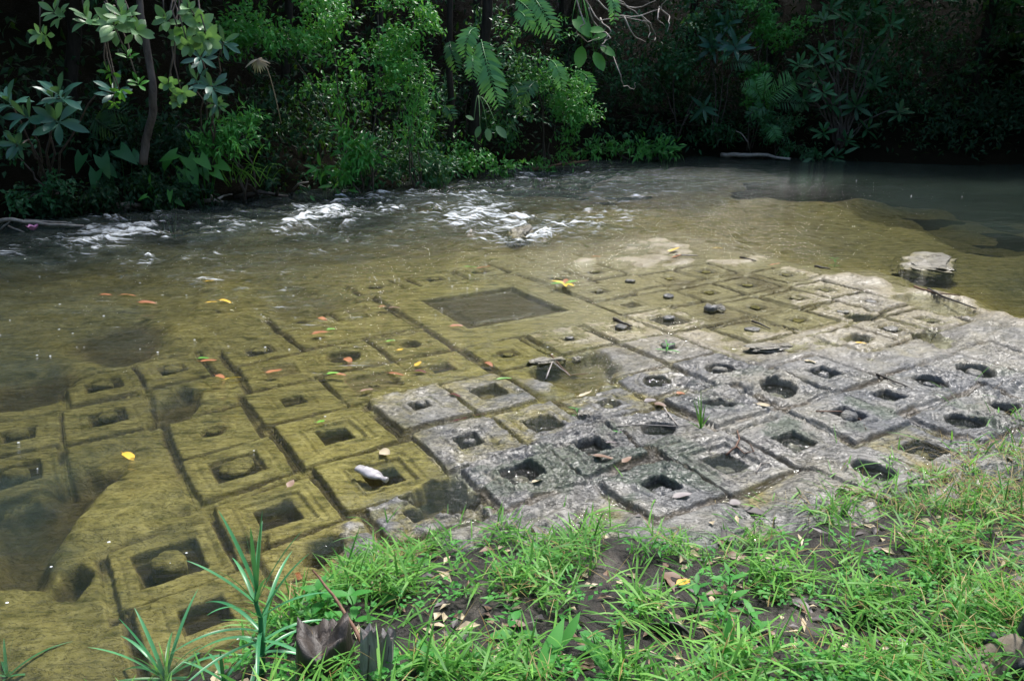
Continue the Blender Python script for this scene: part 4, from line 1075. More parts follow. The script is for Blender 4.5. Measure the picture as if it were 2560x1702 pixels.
# dried fan leaf
M_DRY = leaf_material('dried_palm', (0.26, 0.19, 0.11), (0.50, 0.42, 0.30), 0.6, 0.15, use_attr=False)
root = P(645, 148, 11.6)
t = thing('dried_palm_leaf', 'dried tan fan leaf hanging in the dark hollow', 'palm leaf', None, tuple(root))
lm = leaf_mesh('leaflet', .20, .035, 'lance', M_DRY, .35, .3, 5)
for i in range(11):
    a = R(-158 + i * 15)
    link('leaflet', lm, t, M=orient((0, 0, 0), (math.cos(a), -.35, math.sin(a)), (0, -.8, .6), RNG.uniform(.7, 1.1)))
link('stalk', Tubes().add(curve_pts((0, 0, 0), (.1, .5, -.9), 6, (0, 0, .3)), .008, 5).mesh('stalk', M_DRY), t)

# driftwood, roots and logs along the far waterline
def wood(name, label, pts, r, m=M_PALEWOOD, cat='driftwood', forks=(), Yo=None):
    w3 = [np.asarray(p, float) for p in pts]
    base = w3[0].copy()
    t = thing(name, label, cat, None, tuple(base))
    def fine(q3, wob):
        out = []
        for i in range(len(q3) - 1):
            for q in (0, .34, .67): out.append(q3[i] * (1 - q) + q3[i + 1] * q + RNG.normal(0, wob, 3))
        out.append(q3[-1]); return out
    f = fine([p - base for p in w3], r * .2)
    link('stem', Tubes().add(f, np.linspace(r, r * .45, len(f)), 8).mesh('stem', m), t)
    for fk in forks:
        f = fine([np.asarray(p, float) - base for p in fk], r * .15)
        link('branch', Tubes().add(f, np.linspace(r * .55, r * .2, len(f)), 6).mesh('branch', m), t)
    return t

g = lambda a, b, z=.1: G(a, b, z)
wood('driftwood', 'pale curved root lying at the left waterline', [g(215, 500), g(235, 495, .16), g(265, 508, .14), g(295, 512, .1), g(330, 508, .12), g(350, 514, .06)], .055, forks=[[g(220, 500), g(180, 512), g(150, 525, .05)], [g(300, 512), g(325, 522, .03), g(345, 526, 0)], [g(225, 498), g(222, 480, .3)]])
wood('driftwood', 'small pale forked root below the bright arrow leaves', [g(505, 505, .05), g(530, 500, .12), g(555, 505, .06)], .04, forks=[[g(530, 500, .12), g(528, 488, .25)], [g(540, 502), g(560, 490, .15), g(580, 486, .2)]])
wood('driftwood', 'bundle of grey twigs in the water at the far left edge', [g(-30, 560, .05), g(30, 548, .15), g(120, 562, .05), g(210, 565, .02)], .03, forks=[[g(0, 575, 0), g(30, 548, .15)], [g(20, 565, .03), g(60, 580, 0)], [g(60, 552, .1), g(180, 556, .05)]])
wood('driftwood', 'thin twig sticking up from the dark left bank by the hollow', [g(730, 478, .05), g(745, 460, .3), g(770, 455, .4)], .02, m=M_PALEWOOD, forks=[[g(745, 460, .3), g(765, 468, .2)]])
wood('driftwood', 'pale log lying along the far waterline under the palm', [g(1805, 387, .05), g(1850, 388, .08), g(1920, 390, .08), g(1975, 398, .06)], .06, m=M_PALEWOOD)
wood('driftwood', 'thin arched pale twig rising from the far pool', [g(1875, 380, .1), P(1870, 355, 19.3), P(1855, 335, 19.3), P(1840, 328, 19.3)], .018)
wood('driftwood', 'brown stick on the waterline at the foot of the cascading bush', [g(1330, 425, .06), g(1400, 412, .1), g(1470, 402, .06)], .035, m=M_TWIG, forks=[[g(1400, 412, .1), g(1440, 402, .2)]])
wood('driftwood', 'dark fallen branch on the left bank under the grass tuft', [g(590, 495, .05), g(650, 480, .15), g(720, 492, .05)], .05, m=M_DARKWOOD, forks=[[g(640, 482, .15), g(620, 460, .35)], [g(690, 487, .1), g(700, 470, .3)]])

# pink flower and scraps at the left waterline
root = G(84, 580, .04)
t = thing('flower', 'pink fallen blossom floating at the left edge', 'flower', None, tuple(root))
M_PINK = plain_material('pink_petal', (0.55, 0.20, 0.42), (0.72, 0.36, 0.58), 30, .6, .3)
lm = leaf_mesh('petal', .09, .07, 'oval', M_PINK, -.3, .2, 5)
for i in range(5):
    a = i * 1.2566
    link('petal', lm, t, M=orient((0, 0, .02), (math.cos(a), math.sin(a), .5), (0, 0, 1), 1.1))

# filler: dim undergrowth on the slope, added shade canopy overhead (one mass, out of the light)
def scatter_far(n, dmin, dmax, hmin, hmax, L, W, m, name, label, xr=(-14, 18)):
    x = RNG.uniform(xr[0], xr[1], n * 3); y = RNG.uniform(5, 30, n * 3)
    d = far_d(x, y)
    k = (d > dmin) & (d < dmax); x, y, d = x[k][:n], y[k][:n], d[k][:n]
    z = far_z(x, y) + RNG.uniform(hmin, hmax, len(x))
    c = np.stack([x, y, z], 1)
    per = 10
    q = np.repeat(c, per, 0) + RNG.normal(0, .16, (len(c) * per, 3))
    dd = norm(rnd_dirs(len(q)) + [0, -.3, -.1]); up = norm(rnd_dirs(len(q)) * .7 + [0, -.4, .9])
    V, F, T = leaf_batch(q, dd, up, L * RNG.uniform(.6, 1.3, len(q)), W, .15, .2)
    return link(name, mesh_np(name, V, F, {'tint': T}, False, [m]), kind='stuff', label=label, cat='undergrowth')

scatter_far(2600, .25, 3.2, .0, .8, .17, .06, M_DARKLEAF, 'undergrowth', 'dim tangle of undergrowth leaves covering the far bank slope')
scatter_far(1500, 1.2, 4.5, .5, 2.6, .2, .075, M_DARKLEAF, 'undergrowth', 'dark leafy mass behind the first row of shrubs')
# added canopy above the frame shades the far bank; its gap lights the bright tree
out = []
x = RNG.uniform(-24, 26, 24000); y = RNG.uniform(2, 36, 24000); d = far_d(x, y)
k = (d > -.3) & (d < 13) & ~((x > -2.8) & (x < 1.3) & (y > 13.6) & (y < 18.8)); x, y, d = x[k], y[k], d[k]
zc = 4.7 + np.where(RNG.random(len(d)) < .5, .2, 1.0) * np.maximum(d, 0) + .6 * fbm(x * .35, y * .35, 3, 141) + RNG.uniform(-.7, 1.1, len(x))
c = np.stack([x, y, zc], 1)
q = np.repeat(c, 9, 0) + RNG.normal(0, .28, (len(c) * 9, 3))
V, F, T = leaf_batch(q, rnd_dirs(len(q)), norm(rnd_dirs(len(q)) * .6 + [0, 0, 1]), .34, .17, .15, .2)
link('shade_canopy', mesh_np('shade_canopy', V, F, {'tint': T}, False, [M_DEEP]), kind='stuff', label='added unseen leaf canopy shading the far bank', cat='canopy')
for i in range(14):
    a = i / 13
    px = -300 + a * 3200
    yb = ybank(px) + RNG.uniform(1.6, 4.5)
    b = P(px, 300, yb); b[2] = float(far_z(b[:1], b[1:2])[0])
    if px < 2700:
        pass
    t = thing('forest_tree', 'shadowy forest trunk standing behind the undergrowth', 'tree', 'shadowy trunks behind the undergrowth', tuple(b))
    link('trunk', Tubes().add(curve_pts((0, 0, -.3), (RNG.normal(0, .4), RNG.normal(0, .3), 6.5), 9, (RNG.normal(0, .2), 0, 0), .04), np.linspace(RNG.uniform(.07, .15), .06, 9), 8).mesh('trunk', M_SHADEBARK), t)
# ------------------------------------------------------------------ near bank: grass, weeds, litter
def surf(x, y):                             # top of whatever lies there: bank soil or rock
    x, y = np.atleast_1d(np.asarray(x, float)), np.atleast_1d(np.asarray(y, float))
    return np.maximum(bank_z(x, y), rock(x, y)[0])

def on(px, py, lift=0.0, water=False):      # point of the visible surface under a pixel of the photograph
    z = 0.05
    for _ in range(6):
        q = G(px, py, z)
        z = float(surf(q[0], q[1])[0])
        if water: z = max(z, 0.0)
    q = G(px, py, z); q[2] = z + lift
    return q

BARE = [(G(1450, 1600, .25)[:2], .14, .10), (G(2230, 1560, .3)[:2], .2, .08), (G(1730, 1460, .2)[:2], .24, .16), (G(1900, 1520, .25)[:2], .30, .12), (G(2010, 1600, .25)[:2], .22, .13), (G(1650, 1620, .25)[:2], .17, .14), (G(1235, 1545, .25)[:2], .22, .17), (G(1800, 1400, .15)[:2], .22, .10), (G(1560, 1420, .2)[:2], .16, .1), (G(2180, 1560, .3)[:2], .16, .08)]

def bare(x, y):
    b = np.zeros_like(x)
    for c, ra, rb in BARE:
        q = ((x - c[0]) / ra) ** 2 + ((y - c[1]) / rb) ** 2
        b = np.maximum(b, smooth(1.5, .5, q))
    return b

def bank_d(x, y):
    d = np.interp(x, BX, BY) - y
    return np.minimum(d, np.where(x < -.6, (x + 1.05) + np.maximum(1.85 - y, 0) * 3 + .2, 9))

def grass(n, seed, Lr, Wr, lean, m, name, label, fringe=.42, tall=1.0):
    rg = np.random.default_rng(seed)
    x = rg.uniform(-2.6, 4.2, n * 4); y = rg.uniform(.9, 4.9, n * 4)
    d = bank_d(x, y) + .30 * smooth(1.3, 3.0, x)
    cl = fbm(x * 3.2, y * 3.2, 3, seed)
    keep = smooth(-fringe, .35, d + .16 * cl) ** 1.3 * (1 - .93 * bare(x, y)) * (.04 + .96 * smooth(-.25, .25, fbm(x * 5, y * 5, 3, 900)))
    keep *= np.where(x < -.75, .45, 1)
    if m is M_STRAW: keep *= .35 + .9 * smooth(.9, 2.2, x)
    else: keep *= 1 - .62 * smooth(1.1, 2.2, x)
    k = (rg.random(n * 4) < keep)
    x, y = x[k][:n], y[k][:n]
    z = surf(x, y)
    p = np.stack([x, y, z - .004], 1)
    nn = len(p)
    L = rg.uniform(*Lr, nn); W = rg.uniform(*Wr, nn)
    a = rg.uniform(0, 2 * math.pi, nn)
    hl = rg.uniform(*lean, nn)
    dd = np.stack([np.cos(a) * hl, np.sin(a) * hl, np.ones(nn)], 1)
    lift = rg.uniform(0, .10, nn) * smooth(-.2, .3, bank_d(x, y)) * tall
    p[:, 2] += lift
    sd_ = np.stack([-np.sin(a), np.cos(a), rg.normal(0, .35, nn)], 1)
    tint = np.clip(.45 + .35 * fbm(x * 2, y * 2, 3, seed + 5) + rg.normal(0, .28, nn), 0, 1)
    V, F, T = blade_batch(p, dd, sd_, L, W, rg.uniform(.05, .5, nn), tint, 3)
    return link(name, mesh_np(name, V, F, {'tint': T}, True, [m]), kind='stuff', label=label, cat='grass')

grass(19000, 201, (.07, .17), (.0075, .0145), (.4, 3.2), M_GRASS, 'grass', 'bright green creeping grass covering the near bank')
grass(10000, 203, (.04, .09), (.005, .010), (.3, 2.4), M_GRASS, 'grass', 'short green grass growing under the longer blades', fringe=.2, tall=.4)
grass(2200, 204, (.09, .20), (.006, .010), (.6, 3.0), M_GRASS, 'grass', 'sparse long grass runners creeping out over the stone', fringe=.85, tall=.8)
grass(13000, 202, (.06, .16), (.0024, .0055), (.5, 3.2), M_STRAW, 'grass', 'thin yellow dry stalks tangled in the grass', fringe=.35)

def weeds(n, seed, L, W, name, label, reg):
    rg = np.random.default_rng(seed)
    x = rg.uniform(-1.6, 3.0, n * 5); y = rg.uniform(1.1, 3.6, n * 5)
    k = (rg.random(n * 5) < reg(x, y) * (1 - .85 * bare(x, y)) * smooth(.0, .3, bank_d(x, y)))
    x, y = x[k][:n], y[k][:n]; nn = len(x)
    p = np.stack([x, y, surf(x, y) + rg.uniform(.01, .07, nn)], 1)
    per = 5
    q = np.repeat(p, per, 0) + rg.normal(0, .012, (nn * per, 3))
    a = rg.uniform(0, 2 * math.pi, nn * per)
    dd = np.stack([np.cos(a), np.sin(a), rg.uniform(-.1, .5, nn * per)], 1)
    V, F, T = leaf_batch(q, dd, np.tile([0, 0, 1.0], (nn * per, 1)) + rg.normal(0, .25, (nn * per, 3)), L * rg.uniform(.6, 1.3, nn * per), W * rg.uniform(.7, 1.2, nn * per), .12, .1, np.repeat(rg.random(nn), per))
    link(name, mesh_np(name, V, F, {'tint': T}, False, [M_WEED]), kind='stuff', label=label, cat='weeds')

weeds(1500, 211, .022, .016, 'weeds', 'tiny round-leaved ground cover among the grass', lambda x, y: smooth(2.8, 2.2, y) * (.25 + .75 * smooth(-.1, .3, fbm(x * 3, y * 3, 3, 8))))
weeds(420, 212, .045, .016, 'weeds', 'small pointed-leaf weeds growing through the near grass', lambda x, y: smooth(3.0, 2.3, y) * smooth(-.2, .3, fbm(x * 2.5 + 7, y * 2.5, 3, 9)))

# fallen leaves
def litter_mat(name, a, b, rough=.5): return leaf_material(name, a, b, rough, .12, .4, use_attr=False)
M_LBROWN = litter_mat('brown_dead_leaf', (.13, .075, .045), (.34, .22, .16))
M_LGREY = litter_mat('grey_dead_leaf', (.10, .085, .085), (.30, .26, .26))
M_LORANGE = litter_mat('orange_leaf', (.26, .09, .035), (.42, .17, .07))
M_LYELLOW = litter_mat('yellow_leaf', (.62, .36, .03), (.75, .50, .06))
M_LRED = litter_mat('dark_red_leaf', (.05, .008, .012), (.12, .02, .025))
M_LGREEN = litter_mat('green_fallen_leaf', (.05, .25, .03), (.2, .42, .05))
M_LCREAM = litter_mat('cream_leaf', (.45, .36, .22), (.62, .52, .36))
LM = {}
def fallen(label, px, py, L, W, m, ang=None, lift=.004, water=True, curl=.08, group=None, tilt=.08, shape='lance', cat='leaf'):
    p = on(px, py, lift, water)
    if water: p[2] = max(p[2], wz_at(p[0], p[1]) + lift)
    L, W = L * .78, W * .78
    key = (round(L, 2), round(W, 3), m.name, shape, curl)
    if key not in LM: LM[key] = leaf_mesh('blade', L, W, shape, m, curl, .22, 7, .05)
    a = RNG.uniform(0, 6.28) if ang is None else R(ang)
    d = (math.cos(a), math.sin(a), RNG.uniform(-.02, .12))
    t = thing('fallen_leaf', label, cat, group, tuple(p))
    st = Tubes().add([(0, 0, .002), (-d[0] * .02, -d[1] * .02, .004)], .0012, 4)
    link('blade', LM[key], t, M=orient((0, 0, .002), d, (RNG.normal(0, tilt * 2), RNG.normal(0, tilt * 2), 1)))
    link('stalk', st.mesh('stalk', m), t)

for lab, px, py, L, W, m, a in [
 ('yellow leaf floating where the left ripples begin', 548, 751, .17, .065, M_LYELLOW, -20), ('small yellow leaf floating just left of the larger yellow one', 515, 758, .12, .04, M_LYELLOW, 15),
 ('yellow leaf at the head of the standing slab in the left ripples', 512, 707, .12, .06, M_LYELLOW, 0), ('long yellow leaf floating above the dark kidney-shaped hollow', 560, 952, .15, .045, M_LYELLOW, 40),
 ('yellow-orange leaf floating beside the rounded dark basin at left', 308, 1134, .13, .07, M_LYELLOW, -35), ('orange leaf in the riffle below the big square basin', 862, 898, .13, .075, M_LORANGE, -50),
 ('bright green leaf in the riffle among the carved panels', 816, 939, .12, .045, M_LGREEN, 10), ('brown-orange leaf touching the bright green leaf', 840, 940, .09, .04, M_LORANGE, 0),
 ('long brown-orange leaf over the framed square panel', 970, 934, .16, .045, M_LORANGE, -20), ('curled brown leaf on the near edge of the framed square panel', 900, 980, .11, .05, M_LBROWN, 20),
 ('yellow leaf caught by a thin dark twig', 1038, 917, .09, .06, M_LYELLOW, 60), ('dark purple leaf beneath the yellow leaf on the twig', 1036, 929, .11, .06, M_LRED, -10),
 ('yellow-green leaf left of the round carved pit', 965, 856, .10, .045, M_LGREEN, 35), ('orange scrap of leaf by the round carved pit', 992, 877, .06, .04, M_LYELLOW, 0),
 ('orange leaf on the near rim of the big square basin', 1124, 817, .14, .05, M_LORANGE, 10), ('brown leaf left of the big square basin', 970, 771, .14, .045, M_LBROWN, -5), ('orange scrap beside the brown leaf left of the basin', 948, 769, .07, .04, M_LORANGE, 30),
 ('pale orange leaf in the upper riffle', 796, 796, .12, .07, M_LORANGE, -30), ('broad orange leaf in the left riffle', 780, 838, .15, .08, M_LORANGE, 20), ('green leaf beside the broad orange leaf', 817, 826, .09, .05, M_LGREEN, 30),
 ('orange leaf on the near corner of the octagonal ring panel', 1213, 907, .11, .06, M_LORANGE, -50), ('thin yellow-green leaf on the panel above the raised square frame', 1240, 950, .15, .025, M_LGREEN, 25),
 ('dark red leaf beside the raised square frame', 1124, 987, .10, .055, M_LRED, -25), ('red leaf on the wet panel edge', 1190, 1040, .07, .035, M_LRED, 0), ('second dark red leaf lower on the wet panel edge', 1133, 1055, .11, .05, M_LRED, 15),
 ('round bright green leaf on the stepped panel', 792, 1058, .06, .06, M_LGREEN, 0), ('tan leaf on the panel above the plastic bottle', 950, 1128, .11, .07, M_LCREAM, -40), ('brown leaf on the corner of the submerged stepped pit', 719, 1220, .07, .05, M_LBROWN, 70),
 ('cream curled leaf below the irregular pool', 1446, 993, .12, .05, M_LCREAM, 25), ('orange leaf on the rough stone right of the irregular pool', 1690, 985, .08, .05, M_LORANGE, 10), ('yellow pod-shaped leaf on the rounded panel edge', 1890, 1010, .11, .04, M_LCREAM, -35),
 ('yellow leaf on the smooth slab at right', 2010, 903, .10, .055, M_LCREAM, -20), ('pale leaf in the small oval pool', 2137, 858, .12, .03, M_LYELLOW, 5), ('reddish leaf on the ledge of the right platform', 1924, 664, .14, .06, M_LORANGE, 0),
 ('orange leaf at the top edge of the platform', 1680, 645, .15, .06, M_LORANGE, 20), ('yellow leaf at the top edge of the platform', 1670, 630, .2, .06, M_LYELLOW, 25), ('orange scrap on the broken top ledge', 1785, 621, .12, .06, M_LYELLOW, 0), ('brown leaf at the upper end of the shallow flow', 1480, 643, .13, .05, M_LORANGE, 10),
 ('orange leaf beyond the far corner of the big basin', 1190, 672, .2, .06, M_LORANGE, -10), ('green leaf beside the orange leaf beyond the basin', 1160, 668, .18, .06, M_LGREEN, 5), ('rust leaf under water in the upper left ripples', 345, 757, .2, .07, M_LORANGE, 10), ('pale rust leaf at the head of the left ripples', 250, 738, .15, .05, M_LORANGE, 0), ('orange leaf under water right of the dark oval', 300, 741, .18, .05, M_LORANGE, 5),
 ('rust leaf on the low panel in the left riffle', 664, 934, .14, .06, M_LORANGE, 10), ('rust leaf at the corner of the submerged ring panel', 540, 940, .11, .06, M_LORANGE, -30), ('red-brown leaf on the far edge of the submerged ring panel', 500, 906, .15, .05, M_LORANGE, 5), ('green leaf on the far edge of the submerged ring panel', 495, 898, .10, .04, M_LGREEN, 0),
 ('brown leaf leaning in the water-filled square pit', 1480, 1140, .16, .05, M_LBROWN, -12), ('purple-brown leaf curled on the stone left of the twigs', 1555, 1158, .09, .05, M_LBROWN, 40), ('brown leaf on the stone near the small knob pit', 1610, 1005, .10, .06, M_LGREY, 10), ('grey leaf on the stone beside the brown leaf', 1635, 1010, .10, .06, M_LBROWN, -30),
 ('pale grey leaf by the square pit', 1514, 1107, .08, .05, M_LGREY, -25), ('pale rust leaf in the pit by the near grass', 1330, 1208, .09, .045, M_LCREAM, 30), ('grey leaf bent over the knob in the near pit', 1680, 1245, .13, .05, M_LGREY, 15), ('grey curled leaf on the stone at the grass edge', 1860, 1272, .14, .06, M_LGREY, -40), ('round grey leaf at the foot of the stepped panel', 1822, 1260, .07, .06, M_LGREY, 0)]:
    fallen(lab, px, py, L, W, m, a, shape='oval' if 'round' in lab else 'lance', curl=random.choice((.05, .15, -.12)))

root = on(1412, 718, .01, True)
t = thing('leaf_cluster', 'cluster of yellow and green leaves on the corner of the big square basin', 'leaves', None, tuple(root))
for i, (a, m) in enumerate([(200, M_LGREEN), (150, M_LYELLOW), (30, M_LGREEN), (-60, M_LYELLOW), (-90, M_LYELLOW), (80, M_LORANGE)]):
    link('leaf', leaf_mesh('leaf', .15, .055, 'lance', m, .2, .2, 6), t, M=orient((0, 0, .02), (math.cos(R(a)), math.sin(R(a)), .3), (0, 0, 1)))

for lab, px, py, L, W, m, a in [
 ('large torn brown leaf on the muddy patch', 1660, 1438, .16, .12, M_LBROWN, -60), ('yellow and black leaf beside the large torn brown leaf', 1690, 1468, .09, .045, M_LYELLOW, 25), ('shiny grey leaf on the black mud', 1722, 1408, .07, .04, M_LGREY, 0),
 ('pinkish brown leaf pair on the far edge of the mud', 1815, 1393, .11, .05, M_LBROWN, -10), ('brown leaf standing in the mud at the grass edge', 1893, 1393, .08, .03, M_LBROWN, -50), ('grey-brown leaf on the sandy right of the mud', 1930, 1428, .10, .06, M_LGREY, 10), ('brown leaf on the sandy strip below the mud', 1980, 1505, .11, .05, M_LGREY, -60),
 ('grey leaf touching the brown leaf on the sandy strip', 2000, 1510, .09, .05, M_LGREY, -10), ('torn tan leaf above the bottle cap', 2268, 1585, .11, .07, M_LCREAM, 10), ('large brown leaf at the bottom edge near the shoe', 2270, 1690, .16, .09, M_LBROWN, 45), ('brown leaf in the wet black mud', 1273, 1568, .07, .05, M_LBROWN, 0), ('pale leaf beneath the bottle cap', 2205, 1625, .07, .045, M_LCREAM, -60),
 ('dry grey leaf in the right-hand grass', 2520, 1450, .10, .06, M_LGREY, -40), ('brown leaf at the bottom edge under the broad green leaf', 1400, 1688, .14, .05, M_LBROWN, 15), ('tan leaf on the bank above the mud', 1800, 1350, .10, .07, M_LGREY, 20), ('pale brown leaf near the stone edge at right', 2120, 1235, .12, .07, M_LBROWN, 10), ('second pale brown leaf near the stone edge at right', 2090, 1222, .10, .06, M_LCREAM, -20), ('orange-red leaf beside the upright strap plant', 740, 1455, .06, .045, M_LORANGE, 80),
 ('broken leaf lying in the right bare strip', 2245, 1555, .08, .05, M_LBROWN, 0), ('grey leaf under the dark hollow shell', 1700, 1690, .08, .04, M_LGREY, 30)]:
    fallen(lab, px, py, L, W, m, a, water=False, lift=.012, tilt=.2)

rg = np.random.default_rng(77)
nlt = 1100
x = rg.uniform(-1.2, 3.6, nlt * 4); y = rg.uniform(1.2, 4.6, nlt * 4)
k = rg.random(nlt * 4) < smooth(-.25, .2, bank_d(x, y)) * (.25 + .75 * bare(x, y) + .35 * smooth(1.2, 2.2, x))
x, y = x[k][:nlt], y[k][:nlt]; nn = len(x)
p = np.stack([x, y, surf(x, y) + .006], 1)
a = rg.uniform(0, 6.28, nn)
for j, m in enumerate((M_LBROWN, M_LGREY, M_LCREAM)):
    s = slice(j, None, 3)
    V, F, T = leaf_batch(p[s], np.stack([np.cos(a[s]), np.sin(a[s]), rg.normal(.1, .2, len(a[s]))], 1), np.tile([0, 0, 1.0], (len(a[s]), 1)) + rg.normal(0, .35, (len(a[s]), 3)), rg.uniform(.025, .085, len(a[s])), rg.uniform(.015, .035, len(a[s])), .2, .15)
    link('leaf_litter', mesh_np('leaf_litter', V, F, {'tint': T}, False, [m]), kind='stuff', label=['small brown', 'small grey', 'small cream'][j] + ' dead leaves littering the near bank', cat='leaf litter')

# strap-leaved plants
def strap_plant(label, px, py, height, n, Lr, W, lift=0, lean=(0, 0)):
    p = on(px, py, -.01)
    t = thing('strap_leaf_plant', label, 'plant', None, tuple(p))
    pts = curve_pts((0, 0, 0), (lean[0], lean[1], height), 8, (0.01, 0, 0), .004)
    if height > .12:
        link('stem', Tubes().add(pts, np.linspace(.011, .006, 8), 8).mesh('stem', M_STRAP), t)
    for i in range(n):
        q = (i + .5) / n
        c = pts[min(7, int((.25 + .75 * q) * 7.99))] if height > .12 else np.array([0, 0, .02])
        a = i * 2.4 + RNG.uniform(-.3, .3)
        el = R(14 + 68 * q ** 1.3 + RNG.uniform(-8, 8))
        L = RNG.uniform(*Lr) * (1.05 - .3 * abs(q - .45))
        d = np.array([math.cos(a) * math.cos(el), math.sin(a) * math.cos(el), math.sin(el)])
        V, F = [], []
        hd = np.array([math.cos(a), math.sin(a), 0]); sd_ = np.array([-math.sin(a), math.cos(a), 0])
        k = 12
        bend = RNG.uniform(.35, .75) * (1.2 - q)
        for j in range(k + 1):
            s = j / k
            cc = c + d * L * s + (hd * .2 - np.array([0, 0, 1.])) * L * bend * s * s
            wd = W * (.75 + .5 * s) * (1 - s ** 2.6) * .5 + .0004
            V += [cc - sd_ * wd + np.array([0, 0, wd * .45]), cc, cc + sd_ * wd + np.array([0, 0, wd * .45])]
        for j in range(k):
            b = j * 3
            F += [(b, b + 1, b + 4, b + 3), (b + 1, b + 2, b + 5, b + 4)]
        link('leaf', mesh_np('leaf', np.array(V), np.array(F), mats=[M_STRAP]), t)

strap_plant('tall upright plant with long strap leaves standing at the water edge', 652, 1690, .30, 26, (.22, .36), .0135, lean=(.01, .03))
strap_plant('strap-leaved plant spreading low at the bottom left edge', 415, 1705, .05, 18, (.22, .38), .014)
strap_plant('few thin strap leaves poking in at the bottom left corner', 20, 1698, .03, 9, (.14, .26), .011)
strap_plant('short strap-leaved sprig at the bottom edge beside the tall strap plant', 560, 1710, .03, 7, (.12, .2), .012)

# seedlings with opposite leaves
def seedling(label, px, py, h, pairs, L, W, m=M_WEED, lean=(0, 0), name='leafy_weed'):
    p = on(px, py, -.005)
    t = thing(name, label, 'weed', None, tuple(p))
    pts = curve_pts((0, 0, 0), (lean[0], lean[1], h), 6, (.01, .01, 0), .003)
    link('stem', Tubes().add(pts, np.linspace(.0035, .0018, 6), 5).mesh('stem', m), t)
    lm = [leaf_mesh('leaf', L, W, 'lance', m, cv, .2, 6) for cv in (.1, .3)]
    for i in range(pairs):
        q = .3 + .7 * i / max(1, pairs - 1)
        c = pts[min(5, int(q * 5.99))]
        a0 = i * 1.57 + RNG.uniform(-.3, .3)
        for sg in (0, math.pi):
            a = a0 + sg
            link('leaf', random.choice(lm), t, M=orient(c, (math.cos(a), math.sin(a), RNG.uniform(.1, .6)), (0, 0, 1), RNG.uniform(.7, 1.1) * (1.1 - .35 * q)))

for lab, px, py, h, pr, L, W in [
 ('leafy weed with pointed leaves left of the mud patch', 1735, 1530, .12, 4, .085, .03), ('leafy weed in the middle of the muddy strip', 1815, 1510, .13, 4, .08, .028), ('leafy weed below the muddy strip', 1800, 1590, .10, 4, .08, .03), ('dark pointed weed in front of the mud', 1870, 1590, .10, 4, .075, .028),
 ('weed with two round leaves at the bottom edge of the mud', 1765, 1670, .06, 2, .06, .035), ('broad-leaved weed with upright pale leaves at the bottom centre', 1285, 1600, .08, 2, .085, .045), ('pale leafy weed sprouting over the dark stump', 800, 1560, .14, 4, .09, .045), ('yellow-green weed at the bottom left of the stump', 830, 1695, .05, 3, .07, .035),
 ('broad-leaved weed right of the leaning stick', 880, 1560, .12, 3, .11, .042), ('rounded leafy weed at the bottom edge right of the grey posts', 985, 1690, .07, 4, .07, .04), ('rounded leafy weed further right of the grey posts', 1060, 1680, .07, 4, .065, .038), ('leafy weed on the bank among pale leaves at bottom centre', 1480, 1640, .08, 3, .07, .032),
 ('small weed growing out of the wet rock near the tall grass sprig', 1665, 880, .07, 4, .09, .02), ('tiny pale weed on the rock by the square pit', 1545, 1095, .04, 3, .04, .015), ('tiny green weed on the rock left of the knob pit', 1440, 1040, .05, 3, .06, .016), ('small leafy weed on the far ledge', 2085, 668, .10, 3, .08, .03), ('weed on the right bank beside the dark log', 2310, 1500, .08, 4, .06, .025), ('weed right of the bottle cap', 2390, 1560, .08, 4, .07, .022)]:
    seedling(lab, px, py, h, pr, L, W)

# tall grass sprig out of the rock
p = on(1752, 1072, 0)
t = thing('grass_sprig', 'tall green grass sprig growing out of the wet carved rock', 'grass tuft', None, tuple(p))
for a, L, el in [(100, .26, 82), (60, .16, 70), (150, .20, 75), (200, .12, 40), (20, .11, 60), (120, .22, 80)]:
    d = np.array([[math.cos(R(a)) * math.cos(R(el)), math.sin(R(a)) * math.cos(R(el)), math.sin(R(el))]])
    V, F, T = blade_batch(np.zeros((1, 3)), d, np.array([[1, .2, 0.]]), L, .013, .12, None, 5)
    link('blade', mesh_np('blade', V, F, {'tint': T}, True, [M_GRASS]), t)

# big broad leaf at the bottom edge
def big_leaf(label, px, py, L, W, ang, el, m=M_WEED):
    p = on(px, py, -.01)
    t = thing('broad_leaf_sprout', label, 'plant', None, tuple(p))
    d = (math.cos(R(ang)) * math.cos(R(el)), math.sin(R(ang)) * math.cos(R(el)), math.sin(R(el)))
    link('stalk', Tubes().add([(0, 0, 0), tuple(.06 * q for q in d)], .003, 5).mesh('stalk', m), t)
    link('leaf', leaf_mesh('leaf', L, W, 'lance', m, .12, .22, 9), t, M=orient(tuple(.05 * q for q in d), d, (0, -.5, .85)))
big_leaf('large broad green leaf rising at the bottom edge', 1330, 1730, .19, .05, 60, 34)
big_leaf('broad leaf slanting right of the large bottom leaf', 1560, 1725, .15, .034, 130, 30)
big_leaf('narrow broad leaf crossing behind the large bottom leaf', 1385, 1650, .12, .03, 50, 40)
big_leaf('single dark green leaf lying in the grass above the posts', 920, 1530, .11, .045, 35, 25, M_TARO)
big_leaf('upright pale green blade on the sandy patch', 1815, 1690, .13, .03, 75, 60)

